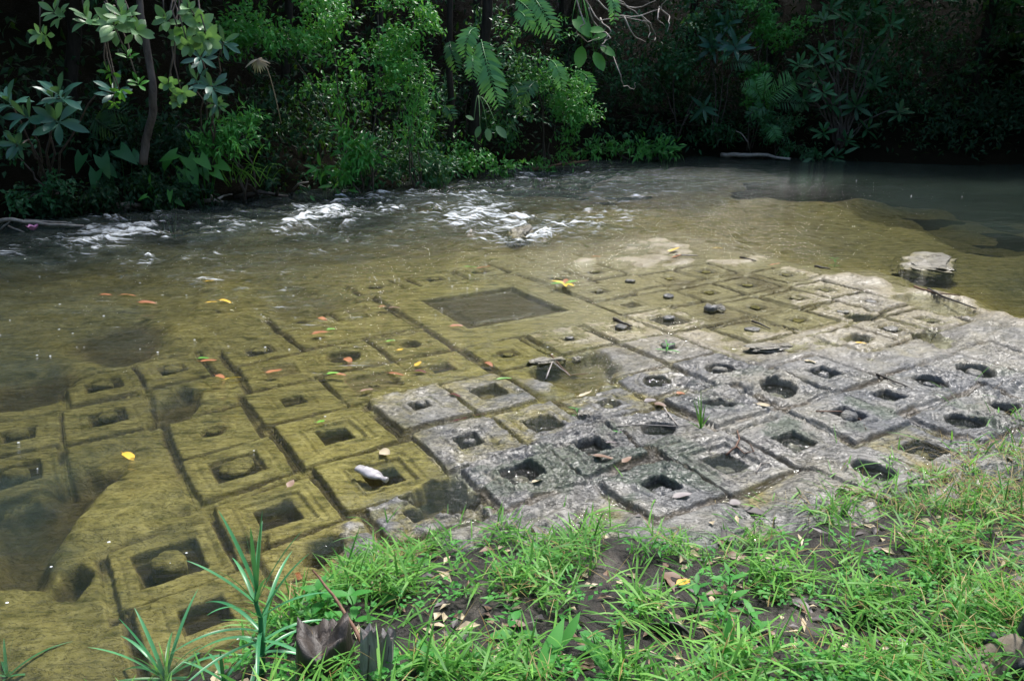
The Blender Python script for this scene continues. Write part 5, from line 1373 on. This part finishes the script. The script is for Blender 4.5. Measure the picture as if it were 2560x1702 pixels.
# stumps, split posts, leaning stick, log
def stump(name, label, px, py, r, h, m, splits, lean=(0, 0)):
    p = on(px, py, -.03)
    t = thing(name, label, 'stump', None, tuple(p))
    k, rows = 26, 10
    V, F = [], []
    for i in range(rows + 1):
        q = i / rows
        for j in range(k):
            a = j / k * 2 * math.pi
            rr = r * (1.15 - .22 * q) * (1 + .14 * math.sin(3 * a + splits) + .035 * math.sin(7 * a + splits * 2 + q * 2) + .02 * math.sin(13 * a + q * 3))
            top = h * (1 + .16 * math.sin(2 * a + splits) + .07 * math.sin(5 * a) + .05 * math.sin(11 * a + splits))
            V.append((rr * math.cos(a) + lean[0] * q, rr * math.sin(a) + lean[1] * q, top * q))
    for i in range(rows):
        for j in range(k):
            a, b = i * k + j, i * k + (j + 1) % k
            F.append((a, b, b + k, a + k))
    n0 = len(V)
    for j in range(k):
        x_, y_, z_ = V[rows * k + j]
        V.append((x_ * .6 + lean[0] * .4, y_ * .6 + lean[1] * .4, z_ * .86))
    for j in range(k):
        a, b = rows * k + j, rows * k + (j + 1) % k
        F.append((a, b, n0 + (j + 1) % k, n0 + j))
    link('wood', mesh_np('wood', np.array(V), np.array(F), mats=[m]), t)
    V2 = [V[n0 + j] for j in range(k)] + [(lean[0], lean[1], h * .72)]
    link('heartwood', mesh_np('heartwood', np.array(V2), np.array([(j, (j + 1) % k, k) for j in range(k)]), mats=[M_DARKWOOD]), t)

stump('tree_stump', 'dark rotten stump at the bottom edge beside the leaning stick', 812, 1690, .078, .19, M_DARKWOOD, 1.0)
def post(label, px, py, w_, th_, h, rot, lean):
    p = on(px, py, -.03)
    t = thing('split_post', label, 'post', None, tuple(p))
    k, rows = 12, 8
    V, F = [], []
    for i in range(rows + 1):
        q = i / rows
        for j in range(k):
            a = j / k * 2 * math.pi
            x_ = w_ * np.sign(math.cos(a)) * abs(math.cos(a)) ** .6 * (1 - .25 * q) + .004 * math.sin(5 * q + j)
            y_ = th_ * np.sign(math.sin(a)) * abs(math.sin(a)) ** .6 + .002 * math.sin(9 * q + j * 2)
            z_ = h * q * (1 + (.10 * math.sin(2.3 * j + rot) if i == rows else 0))
            V.append((x_ * math.cos(rot) - y_ * math.sin(rot) + lean[0] * q, x_ * math.sin(rot) + y_ * math.cos(rot) + lean[1] * q, z_))
    for i in range(rows):
        for j in range(k):
            a, b = i * k + j, i * k + (j + 1) % k
            F.append((a, b, b + k, a + k))
    c = len(V); V.append((lean[0], lean[1], h * .93))
    F += [(rows * k + j, rows * k + (j + 1) % k, c, c) for j in range(k)]
    F4 = [f for f in F if f[2] != f[3]]; F3 = [f[:3] for f in F if f[2] == f[3]]
    tri = [x for f in F4 for x in ((f[0], f[1], f[2]), (f[0], f[2], f[3]))] + F3
    link('wood', mesh_np('wood', np.array(V), np.array(tri), mats=[M_GREYWOOD], smooth_on=False), t)
    cr = Tubes().add([(lean[0] * .2 + .004, lean[1] * .2 - th_ * 1.05, h * .15), (lean[0] * .8 + .006, lean[1] * .8 - th_ * 1.02, h * .85)], .0018, 4)
    link('crack', cr.mesh('crack', M_DARKWOOD), t)
post('grey weathered split post left of the pair at the bottom edge', 912, 1715, .027, .016, .20, .3, (.02, .02))
post('grey weathered split post right of the pair at the bottom edge', 955, 1705, .024, .014, .18, -.4, (.025, .02))

def stick(name, label, pts, r, m, cat='stick', forks=()):
    return wood(name, label, pts, r, m, cat, forks)
a = on(950, 1705, .02); b = G(782, 1425, .34)
stick('leaning_stick', 'reddish brown stick leaning out over the water from the bottom edge', [a, a * .6 + b * .4 + np.array([.012, 0, .01]), a * .3 + b * .7 + np.array([.01, 0, .012]), b], .0075, M_TWIG)
stick('dark_log', 'short dark split log lying in the grass on the right bank', [on(2195, 1572, .02), on(2235, 1535, .03), on(2275, 1510, .03)], .026, M_DARKWOOD, 'log', [[on(2210, 1575, .03), on(2290, 1525, .035)]])
stick('dark_log', 'dark half-buried stick on the sandy strip', [on(2060, 1510, .01), on(2085, 1530, .015), on(2110, 1550, .01)], .012, M_DARKWOOD, 'log')
for i, (lab, pts, r, m) in enumerate([
 ('forked bare twig lying across the irregular pool', [(1365, 950), (1380, 925), (1412, 930), (1425, 942)], .006, M_PALEWOOD), ('thin twig touching the forked twig in the pool', [(1377, 888), (1400, 915), (1425, 940), (1470, 935)], .004, M_TWIG),
 ('pale stick on the rock below the eroded pit', [(1655, 965), (1700, 963), (1755, 962)], .007, M_PALEWOOD), ('curved pale twig on the rock left of the grass sprig', [(1660, 1022), (1672, 1040), (1698, 1070)], .006, M_PALEWOOD), ('long thin twig across the oval pit', [(1540, 1068), (1600, 1063), (1690, 1068), (1745, 1064)], .004, M_GREYWOOD),
 ('forked brown twig above the stepped panel', [(1815, 1140), (1838, 1120), (1848, 1100), (1842, 1075)], .006, M_TWIG), ('thin twig hoop beside the stepped panel', [(1842, 1118), (1860, 1135), (1885, 1130), (1875, 1112)], .003, M_TWIG), ('dark twig on the ledge of the right platform', [(2320, 725), (2360, 745), (2440, 775)], .012, M_DARKWOOD), ('second dark twig on the right ledge', [(2285, 720), (2340, 735), (2400, 742)], .010, M_TWIG),
 ('short dark twig in the shallow brown water', [(1880, 805), (1905, 815), (1925, 825)], .010, M_DARKWOOD), ('thin dark twig on the slab at right', [(2175, 932), (2220, 950), (2268, 969)], .008, M_DARKWOOD), ('small dark stick on the ledge above the brown water', [(2038, 668), (2060, 673), (2075, 676)], .014, M_DARKWOOD), ('dark twig across the yellow leaf in the riffle', [(1045, 923), (1072, 917)], .004, M_DARKWOOD),
 ('twig arching over the knob pit at right', [(2040, 1030), (2100, 1030), (2150, 1050), (2165, 1075)], .004, M_TWIG), ('curved stalk on the stone by the stepped panel', [(1890, 1185), (1902, 1160), (1925, 1160)], .004, M_PALEWOOD), ('thin dark twig at the far top of the platform', [(1850, 646), (1890, 655)], .012, M_DARKWOOD), ('pale stick at the top of the platform', [(1690, 641), (1745, 641)], .012, M_PALEWOOD), ('dark stick beside the carved knob', [(1535, 800), (1560, 812), (1580, 818)], .013, M_DARKWOOD),
 ('thin pale root in the grass by the dark log', [(2262, 1470), (2270, 1510), (2300, 1540)], .004, M_PALEWOOD), ('pale twig arching above the dark log', [(2205, 1545), (2235, 1545), (2270, 1562)], .003, M_PALEWOOD), ('thin dry stick across the right grass', [(2440, 1235), (2470, 1222), (2490, 1208)], .006, M_PALEWOOD)]):
    w3 = [on(px, py, r * .8 + .003, True) for px, py in pts]
    if lab == 'forked bare twig lying across the irregular pool': w3[1][2] += .05
    stick('twig', lab, w3, r, m, 'twig')

# loose stones
def stone(label, px, py, sx, sy, sz, seed, sink=.35, name='loose_stone', water=False, group=None, m=None):
    p = on(px, py, 0, water)
    k, rows = 28, 16
    V = [(0, 0, 1.0)]
    for i in range(1, rows):
        ph = math.pi * i / rows
        for j in range(k):
            th = j / k * 2 * math.pi
            V.append((math.sin(ph) * math.cos(th), math.sin(ph) * math.sin(th), math.cos(ph)))
    V.append((0, 0, -1.0)); V = np.array(V)
    q = np.sign(V) * np.abs(V) ** .7
    w_ = 1 + .28 * fbm(V[:, 0] * 1.6 + seed, V[:, 1] * 1.6 + V[:, 2] * 2, 3, 301) + .10 * fbm(V[:, 0] * 6 + seed, V[:, 1] * 6 + V[:, 2] * 6, 2, 302)
    V = q * w_[:, None] * [sx, sy, sz]
    V[:, 2] = np.where(V[:, 2] > 0, np.floor(V[:, 2] / (sz * .3)) * sz * .3 * .45 + V[:, 2] * .55, V[:, 2])
    F = []
    for j in range(k): F.append((0, 1 + j, 1 + (j + 1) % k))
    for i in range(rows - 2):
        for j in range(k):
            a, b = 1 + i * k + j, 1 + i * k + (j + 1) % k
            F += [(a, a + k, b + k), (a, b + k, b)]
    e = len(V) - 1
    for j in range(k): F.append((e, 1 + (rows - 2) * k + (j + 1) % k, 1 + (rows - 2) * k + j))
    z0 = p[2] + sz * (1 - 2 * sink)
    al = smooth(.02, -.01, V[:, 2] + z0)
    o = link(name, mesh_np(name, V, np.array(F), {'silt_shade': np.zeros(len(V)), 'algae': al, 'moss': np.zeros(len(V)), 'chip': np.full(len(V), .15), 'tan': np.full(len(V), .3)}, False, [M_STONE]), label=label, cat='stone', group=group)
    o.location = (p[0], p[1], z0)
    o.rotation_euler = (0, 0, seed)

stone('pale grey rock standing out of the water beyond the right ledge', 2312, 655, .42, .28, .075, 1.1, .76, 'river_rock', True)
stone('flat pale chunk on the left rim of the irregular pool', 1365, 912, .11, .06, .035, .4, .3)
stone('small stone on the carved panel above the irregular pool', 1441, 902, .035, .025, .02, 1.9, .3)
stone('broken stone chip on top of the carved knob panel', 1785, 778, .075, .055, .04, 3.0, .3)
stone('flat grey slab fragment on the shelf above the square pits', 1920, 870, .14, .07, .02, .2, .3)
stone('rounded stone beside the tiny weed on the rock', 1463, 1046, .05, .04, .035, 4.6, .35)
stone('dark rock breaking the surface in the middle rapids', 1300, 580, .35, .16, .12, 1.5, .8, 'river_rock', True)

# foam bubbles drifting on the calm left water
bub = []
V0, F0 = [], []
rg = np.random.default_rng(31)
for i in range(130):
    if i < 10: px, py = rg.uniform(0, 900), rg.uniform(1000, 1600)
    elif i < 14: px, py = rg.uniform(1500, 2560), rg.uniform(430, 520)
    else: px, py = rg.uniform(0, 1500), rg.uniform(560, 900)
    q = G(px, py, 0)
    if float(rock(q[:1], q[1:2])[0][0]) > -.02 or float(bank_z(q[:1], q[1:2])[0]) > -.05: continue
    r_ = rg.uniform(.0014, .0042) * (1 + .13 * q[1])
    z0 = wz_at(q[0], q[1])
    n0 = len(V0)
    for ring, (rr, hh) in enumerate([(1, .0), (.8, .16), (.4, .26)]):
        for j in range(8):
            a = j / 8 * 2 * math.pi
            V0.append((q[0] + r_ * rr * math.cos(a) * 1.3, q[1] + r_ * rr * math.sin(a), z0 + r_ * hh))
    V0.append((q[0], q[1], z0 + r_ * .28))
    for ring in range(2):
        for j in range(8):
            a, b = n0 + ring * 8 + j, n0 + ring * 8 + (j + 1) % 8
            F0 += [(a, b, b + 8), (a, b + 8, a + 8)]
    for j in range(8): F0.append((n0 + 16 + j, n0 + 16 + (j + 1) % 8, n0 + 24))
M_BUB, nn_, bb_ = mat('foam_bubble')
bb_.inputs['Base Color'].default_value = (.72, .75, .76, 1); bb_.inputs['Roughness'].default_value = .25
link('foam_bubbles', mesh_np('foam_bubbles', np.array(V0), np.array(F0), mats=[M_BUB]), kind='stuff', label='white foam bubbles drifting on the river', cat='foam')

# crushed plastic bottle
p = on(925, 1195, 0, True)
t = thing('plastic_bottle', 'crushed whitish plastic bottle lying at the edge of the carved pit', 'bottle', None, (p[0] - .07, p[1] + .05, p[2] + .032))
t.rotation_euler = (0, R(4), R(-32))
M_PLAS, n_, b_ = mat('cloudy_plastic')
tc = N(n_, 'ShaderNodeTexCoord')
n_.links.new(ramp(n_, noise(n_, tc.outputs['Object'], 30, 4), [(.35, (.30, .29, .30)), (.6, (.60, .57, .58))]), b_.inputs['Base Color'])
b_.inputs['Roughness'].default_value = .28
b_.inputs['Transmission Weight'].default_value = .25
def lath(prof, k, squash, dent):
    V, F = [], []
    for i, (xx, rr) in enumerate(prof):
        for j in range(k):
            a = j / k * 2 * math.pi
            dn = 1 - dent * (.5 + .5 * math.sin(a * 2 + xx * 38)) * (1 if rr > .016 else 0)
            V.append((xx, rr * dn * math.cos(a) * 1.12, rr * dn * math.sin(a) * squash))
    for i in range(len(prof) - 1):
        for j in range(k):
            a, b = i * k + j, i * k + (j + 1) % k
            F += [(a, b, b + k), (a, b + k, a + k)]
    return np.array(V), np.array(F)
prof = [(0, .002), (.002, .020), (.006, .030), (.02, .033), (.035, .030), (.045, .034), (.06, .031), (.072, .034), (.09, .030), (.105, .033), (.12, .031), (.135, .027), (.15, .019), (.162, .0125), (.172, .012), (.174, .015), (.177, .015), (.179, .0118)]
V, F = lath(prof, 20, .62, .22)
link('body', mesh_np('body', V, F, mats=[M_PLAS]), t)
prof = [(.179, .0125), (.181, .0138), (.192, .0138), (.194, .012), (.194, .001)]
V, F = lath(prof, 20, .95, 0)
link('neck', mesh_np('neck', V, F, mats=[M_PLAS]), t)

# bottle cap
p = on(2252, 1616, .008)
t = thing('bottle_cap', 'white round bottle cap lying upside down in the right grass', 'bottle cap', None, tuple(p))
t.rotation_euler = (R(12), R(8), 0)
M_CAP, n_, b_ = mat('white_plastic_cap')
b_.inputs['Base Color'].default_value = (.66, .68, .72, 1); b_.inputs['Roughness'].default_value = .4
V, F = [], []
k = 28
for rr, z_ in [(.0, .003), (.0115, .003), (.0118, .013), (.0148, .0135), (.0152, .0), (.0, -.001)]:
    for j in range(k):
        a = j / k * 2 * math.pi
        q = rr * (1 + (.03 * (j % 2) if rr > .015 else 0))
        V.append((q * math.cos(a), q * math.sin(a), z_))
for i in range(5):
    for j in range(k):
        a, b = i * k + j, i * k + (j + 1) % k
        F.append((a, b, b + k, a + k))
link('rim', mesh_np('rim', np.array(V), np.array(F), mats=[M_CAP]), t)
link('liner', mesh_np('liner', np.array([(.0112 * math.cos(j / 16 * 6.2832), .0112 * math.sin(j / 16 * 6.2832), .0042) for j in range(16)] + [(0, 0, .0045)]), np.array([(j, (j + 1) % 16, 16) for j in range(16)]), mats=[M_LCREAM]), t)

# dark hollow shell in the mud
p = on(1668, 1600, .0)
t = thing('hollow_shell', 'dark hollow rounded shell half buried in the mud at the bottom', 'shell', None, tuple(p))
t.rotation_euler = (R(38), 0, R(-10))
M_SHELL = plain_material('dark_shell', (.012, .010, .009), (.13, .12, .115), 22, .6, .4)
V, F = [], []
k = 24; rows = 7
for s, rs in ((1, 1.0), (-1, .9)):
    for i in range(rows + 1):
        ph = (i / rows) * math.pi * .5 if s > 0 else (1 - i / rows) * math.pi * .5
        for j in range(k):
            a = j / k * 2 * math.pi
            w_ = 1 + .06 * math.sin(3 * a) + .04 * math.sin(5 * a + 1)
            V.append((.075 * rs * w_ * math.sin(ph) * math.cos(a), .055 * rs * w_ * math.sin(ph) * math.sin(a), -.05 * rs * math.cos(ph) + .03))
for i in range(2 * rows + 1):
    for j in range(k):
        a, b = i * k + j, i * k + (j + 1) % k
        F.append((a, b, b + k, a + k))
link('wall', mesh_np('wall', np.array(V), np.array(F), mats=[M_SHELL]), t)
# ------------------------------------------------------------------ person at the right, only the shoe and cuff reach into view
M_TROUSER = plain_material('dark_trouser', (.008, .012, .018), (.028, .036, .045), 60, .85, .2)
M_SHIRT = plain_material('grey_shirt', (.16, .17, .18), (.22, .23, .24), 60, .85, .2)
M_SKIN = plain_material('skin', (.28, .16, .10), (.36, .21, .14), 40, .55, .4, bmp=.05)
M_HAIR = plain_material('dark_hair', (.008, .007, .006), (.025, .02, .018), 90, .5, .5)
M_SHOE = plain_material('tan_suede', (.10, .082, .060), (.235, .20, .155), 26, .8, .25, bmp=.5)
M_SOLE = plain_material('dark_rubber', (.010, .012, .014), (.032, .034, .036), 50, .6, .4)
M_LACE = plain_material('dark_panel', (.014, .018, .022), (.045, .05, .055), 50, .6, .3)

toe, heel = on(2368, 1716), on(2620, 1650)
fd = (toe - heel)[:2]; fd = fd / np.linalg.norm(fd)
foot = np.array([*(toe[:2] - fd * .25), 0.0])
foot[2] = float(surf(foot[0] + fd[0] * .12, foot[1] + fd[1] * .12)[0]) + .012
yaw = math.atan2(fd[1], fd[0])
hipx = np.array([foot[0] + .62, foot[1] + .10])
person = thing('person', 'person in dark trousers and a tan shoe standing at the bottom right edge', 'person', None, tuple(foot))

def skin_mesh(name, joints, edges, mats, root=0, sub=2):
    me = bpy.data.meshes.new(name)
    me.from_pydata([j[:3] for j in joints], edges, [])
    o = bpy.data.objects.new(name, me); COL.objects.link(o)
    md = o.modifiers.new('skin', 'SKIN')
    sk = me.skin_vertices[0].data
    for i, j in enumerate(joints):
        rr = j[3] if isinstance(j[3], tuple) else (j[3], j[3])
        sk[i].radius = rr
        sk[i].use_root = (i == root)
    sb = o.modifiers.new('sub', 'SUBSURF'); sb.levels = sub; sb.render_levels = sub
    dg = bpy.context.evaluated_depsgraph_get()
    nm = bpy.data.meshes.new_from_object(o.evaluated_get(dg))
    bpy.data.objects.remove(o)
    nm.name = name
    nm.materials.clear()
    for m in mats: nm.materials.append(m)
    for q in nm.polygons: q.use_smooth = True
    return nm

dx, dy = hipx - foot[:2]
# local frame: the visible ankle at the origin
J = [(dx, dy, .93, .15), (dx, dy, 1.10, (.15, .12)), (dx, dy, 1.28, (.17, .13)), (dx, dy, 1.42, (.15, .11)), (dx, dy, 1.50, .055), (dx, dy, 1.57, .055),
     (dx - .09, dy - .02, .88, .10), (dx - .30, dy - .06, .50, .070), (.03, .0, .16, .058), (.0, .0, .075, .050),
     (dx + .10, dy + .02, .88, .10), (dx + .12, dy + .05, .48, .070), (dx + .12, dy + .12, .10, .052), (dx + .12, dy + .12, .07, .05),
     (dx - .19, dy, 1.40, .060), (dx - .27, dy - .04, 1.15, .045), (dx - .25, dy - .16, .93, .035), (dx + .19, dy, 1.40, .060), (dx + .27, dy - .04, 1.15, .045), (dx + .25, dy - .14, .92, .035),
     (dx, dy, 1.66, (.085, .10)), (dx, dy - .01, 1.74, (.08, .095))]
E_ = [(0, 1), (1, 2), (2, 3), (3, 4), (4, 5), (0, 6), (6, 7), (7, 8), (8, 9), (0, 10), (10, 11), (11, 12), (12, 13), (3, 14), (14, 15), (15, 16), (3, 17), (17, 18), (18, 19), (5, 20), (20, 21)]
bm_ = skin_mesh('body', J, E_, [M_TROUSER, M_SHIRT, M_SKIN])
for q in bm_.polygons:
    z_ = q.center.z; x_ = abs(q.center.x - dx)
    if z_ > 1.49 or (x_ > .2 and z_ < 1.12 and q.center.x > dx - .32 and z_ > .86 and q.center.y < dy - .06): q.material_index = 2
    elif z_ > .98: q.material_index = 1
link('body', bm_, person)
# hair
V, F = [], []
k, rows = 18, 8
for i in range(rows + 1):
    ph = math.pi * .62 * i / rows
    for j in range(k):
        a = j / k * 2 * math.pi
        V.append((dx + .098 * math.sin(ph) * math.cos(a), dy + .01 + .115 * math.sin(ph) * math.sin(a), 1.73 + .10 * math.cos(ph)))
link('hair', mesh_np('hair', np.array(V), grid_faces(rows + 1, k), mats=[M_HAIR]), person)
# hands: palm with five fingers
for sx in (-1, 1):
    wx_, wy_, wz_ = (dx + sx * .25, dy - .16 + (.02 if sx > 0 else 0), .93)
    HJ = [(wx_, wy_, wz_, .024), (wx_, wy_ - .03, wz_ - .05, (.032, .016)), (wx_, wy_ - .04, wz_ - .085, (.034, .014))]
    HE = [(0, 1), (1, 2)]
    for fi, (ox, ln) in enumerate([(-.028, .065), (-.010, .078), (.009, .074), (.027, .058)]):
        i0 = len(HJ)
        HJ += [(wx_ + ox, wy_ - .045, wz_ - .10, .0085), (wx_ + ox, wy_ - .052, wz_ - .10 - ln * .55, .008), (wx_ + ox, wy_ - .035, wz_ - .10 - ln, .0065)]
        HE += [(2, i0), (i0, i0 + 1), (i0 + 1, i0 + 2)]
    i0 = len(HJ)
    HJ += [(wx_ - sx * .04, wy_ - .045, wz_ - .055, .010), (wx_ - sx * .052, wy_ - .06, wz_ - .09, .008)]
    HE += [(1, i0), (i0, i0 + 1)]
    link('hand', skin_mesh('hand', HJ, HE, [M_SKIN], 0, 1), person)

def shoe(cx, cy, cz, yaw_):
    rows, k = 18, 20
    V, F = [], []
    for i in range(rows + 1):
        s = i / rows                       # heel 0 -> toe 1
        x_ = -.075 + .285 * s
        hw = .036 + .014 * math.sin(min(1, s * 1.25) * math.pi * .5) ** 2 - .030 * max(0, (s - .82) / .18) ** 2
        if s < .08: hw *= .75 + 3 * s
        top = .085 if s < .38 else .085 - .050 * smooth(.38, .75, s)
        top = float(top) * (1 - .55 * max(0, (s - .86) / .14) ** 2)
        for j in range(k):
            a = j / k * 2 * math.pi
            yy = hw * np.sign(math.cos(a)) * abs(math.cos(a)) ** .8
            zz = (top if math.sin(a) > 0 else .012) * np.sign(math.sin(a)) * abs(math.sin(a)) ** .7
            V.append((x_, yy, zz + .012))
    V = np.array(V)
    me = mesh_np('shoe', V, grid_faces(rows + 1, k)[:, ::-1], mats=[M_SHOE])
    M = Matrix.Translation((cx, cy, cz)) @ Matrix.Rotation(yaw_, 4, 'Z') @ Matrix.Scale(1.18, 4)
    # close the ring
    Fc = []
    for i in range(rows):
        a, b = i * k + k - 1, i * k
        Fc.append((a, a + k, b + k, b))
    Fall = np.concatenate([grid_faces(rows + 1, k)[:, ::-1], np.array(Fc)])
    sh = link('shoe', mesh_np('shoe', V, Fall, mats=[M_SHOE]), person, M=M)
    SV = V.copy(); SV[:, 1] *= 1.10; SV[:, 0] = SV[:, 0] * 1.03; SV[:, 2] = np.clip(SV[:, 2], -.016, .016) - .004
    link('sole', mesh_np('sole', SV, Fall, mats=[M_SOLE]), sh)
    for sgn in (-1, 1):
        pts = [(-.03, sgn * .046, .03), (.02, sgn * .050, .05), (.06, sgn * .047, .065), (.09, sgn * .044, .05)]
        link('side_panel', Tubes().add(pts, [.008, .012, .012, .006], 6).mesh('side_panel', M_LACE), sh)
shoe(0, 0, 0, yaw)
shoe(dx + .12, dy + .12, .0, yaw + .3)
for (cx_, cy_, tx, ty) in ((0, 0, .05, 0), (dx + .12, dy + .12, dx + .12, dy + .11)):
    link('sock', Tubes().add([(cx_, cy_, .06), (cx_, cy_, .10), (cx_ * .8 + tx * .2, cy_ * .8 + ty * .2, .15), (tx, ty, .22)], [.046, .045, .046, .050], 14).mesh('sock', M_LACE), person)

# unseen foliage added behind the viewer and at the sides to block low light
x = RNG.uniform(-30, 34, 5200); y = RNG.uniform(-16, 12, 5200)
lim = np.interp(x, [-30, -14, -7, 0, 6, 12, 34], [-3, -5, -6, -6.5, -6, -2, 6])
k = (y < lim) & (y > lim - 8); x, y, lim = x[k], y[k], lim[k]
c = np.stack([x, y, RNG.uniform(.3, 9.0, len(x)) + (lim - y) * .3], 1)
q = np.repeat(c, 9, 0) + RNG.normal(0, .4, (len(c) * 9, 3))
V, F, T = leaf_batch(q, rnd_dirs(len(q)), norm(rnd_dirs(len(q)) * .8 + [0, .3, 1]), .55, .3, .15, .2)
x2 = np.concatenate([RNG.uniform(13, 22, 1500), RNG.uniform(-24, -13, 1500)]); y2 = np.concatenate([RNG.uniform(2, 24, 1500), RNG.uniform(-6, 10, 1500)])
c = np.stack([x2, y2, RNG.uniform(.2, 7.0, 3000)], 1)
q = np.repeat(c, 9, 0) + RNG.normal(0, .4, (len(c) * 9, 3))
V2, F2, T2 = leaf_batch(q, rnd_dirs(len(q)), norm(rnd_dirs(len(q)) * .8 + [0, .3, 1]), .55, .3, .15, .2)
V, F, T = join([(V, F, T), (V2, F2, T2)])
link('forest', mesh_np('forest', V, F, {'tint': T}, False, [M_DEEP]), kind='stuff', label='added unseen foliage behind the viewer blocking low light', cat='forest')
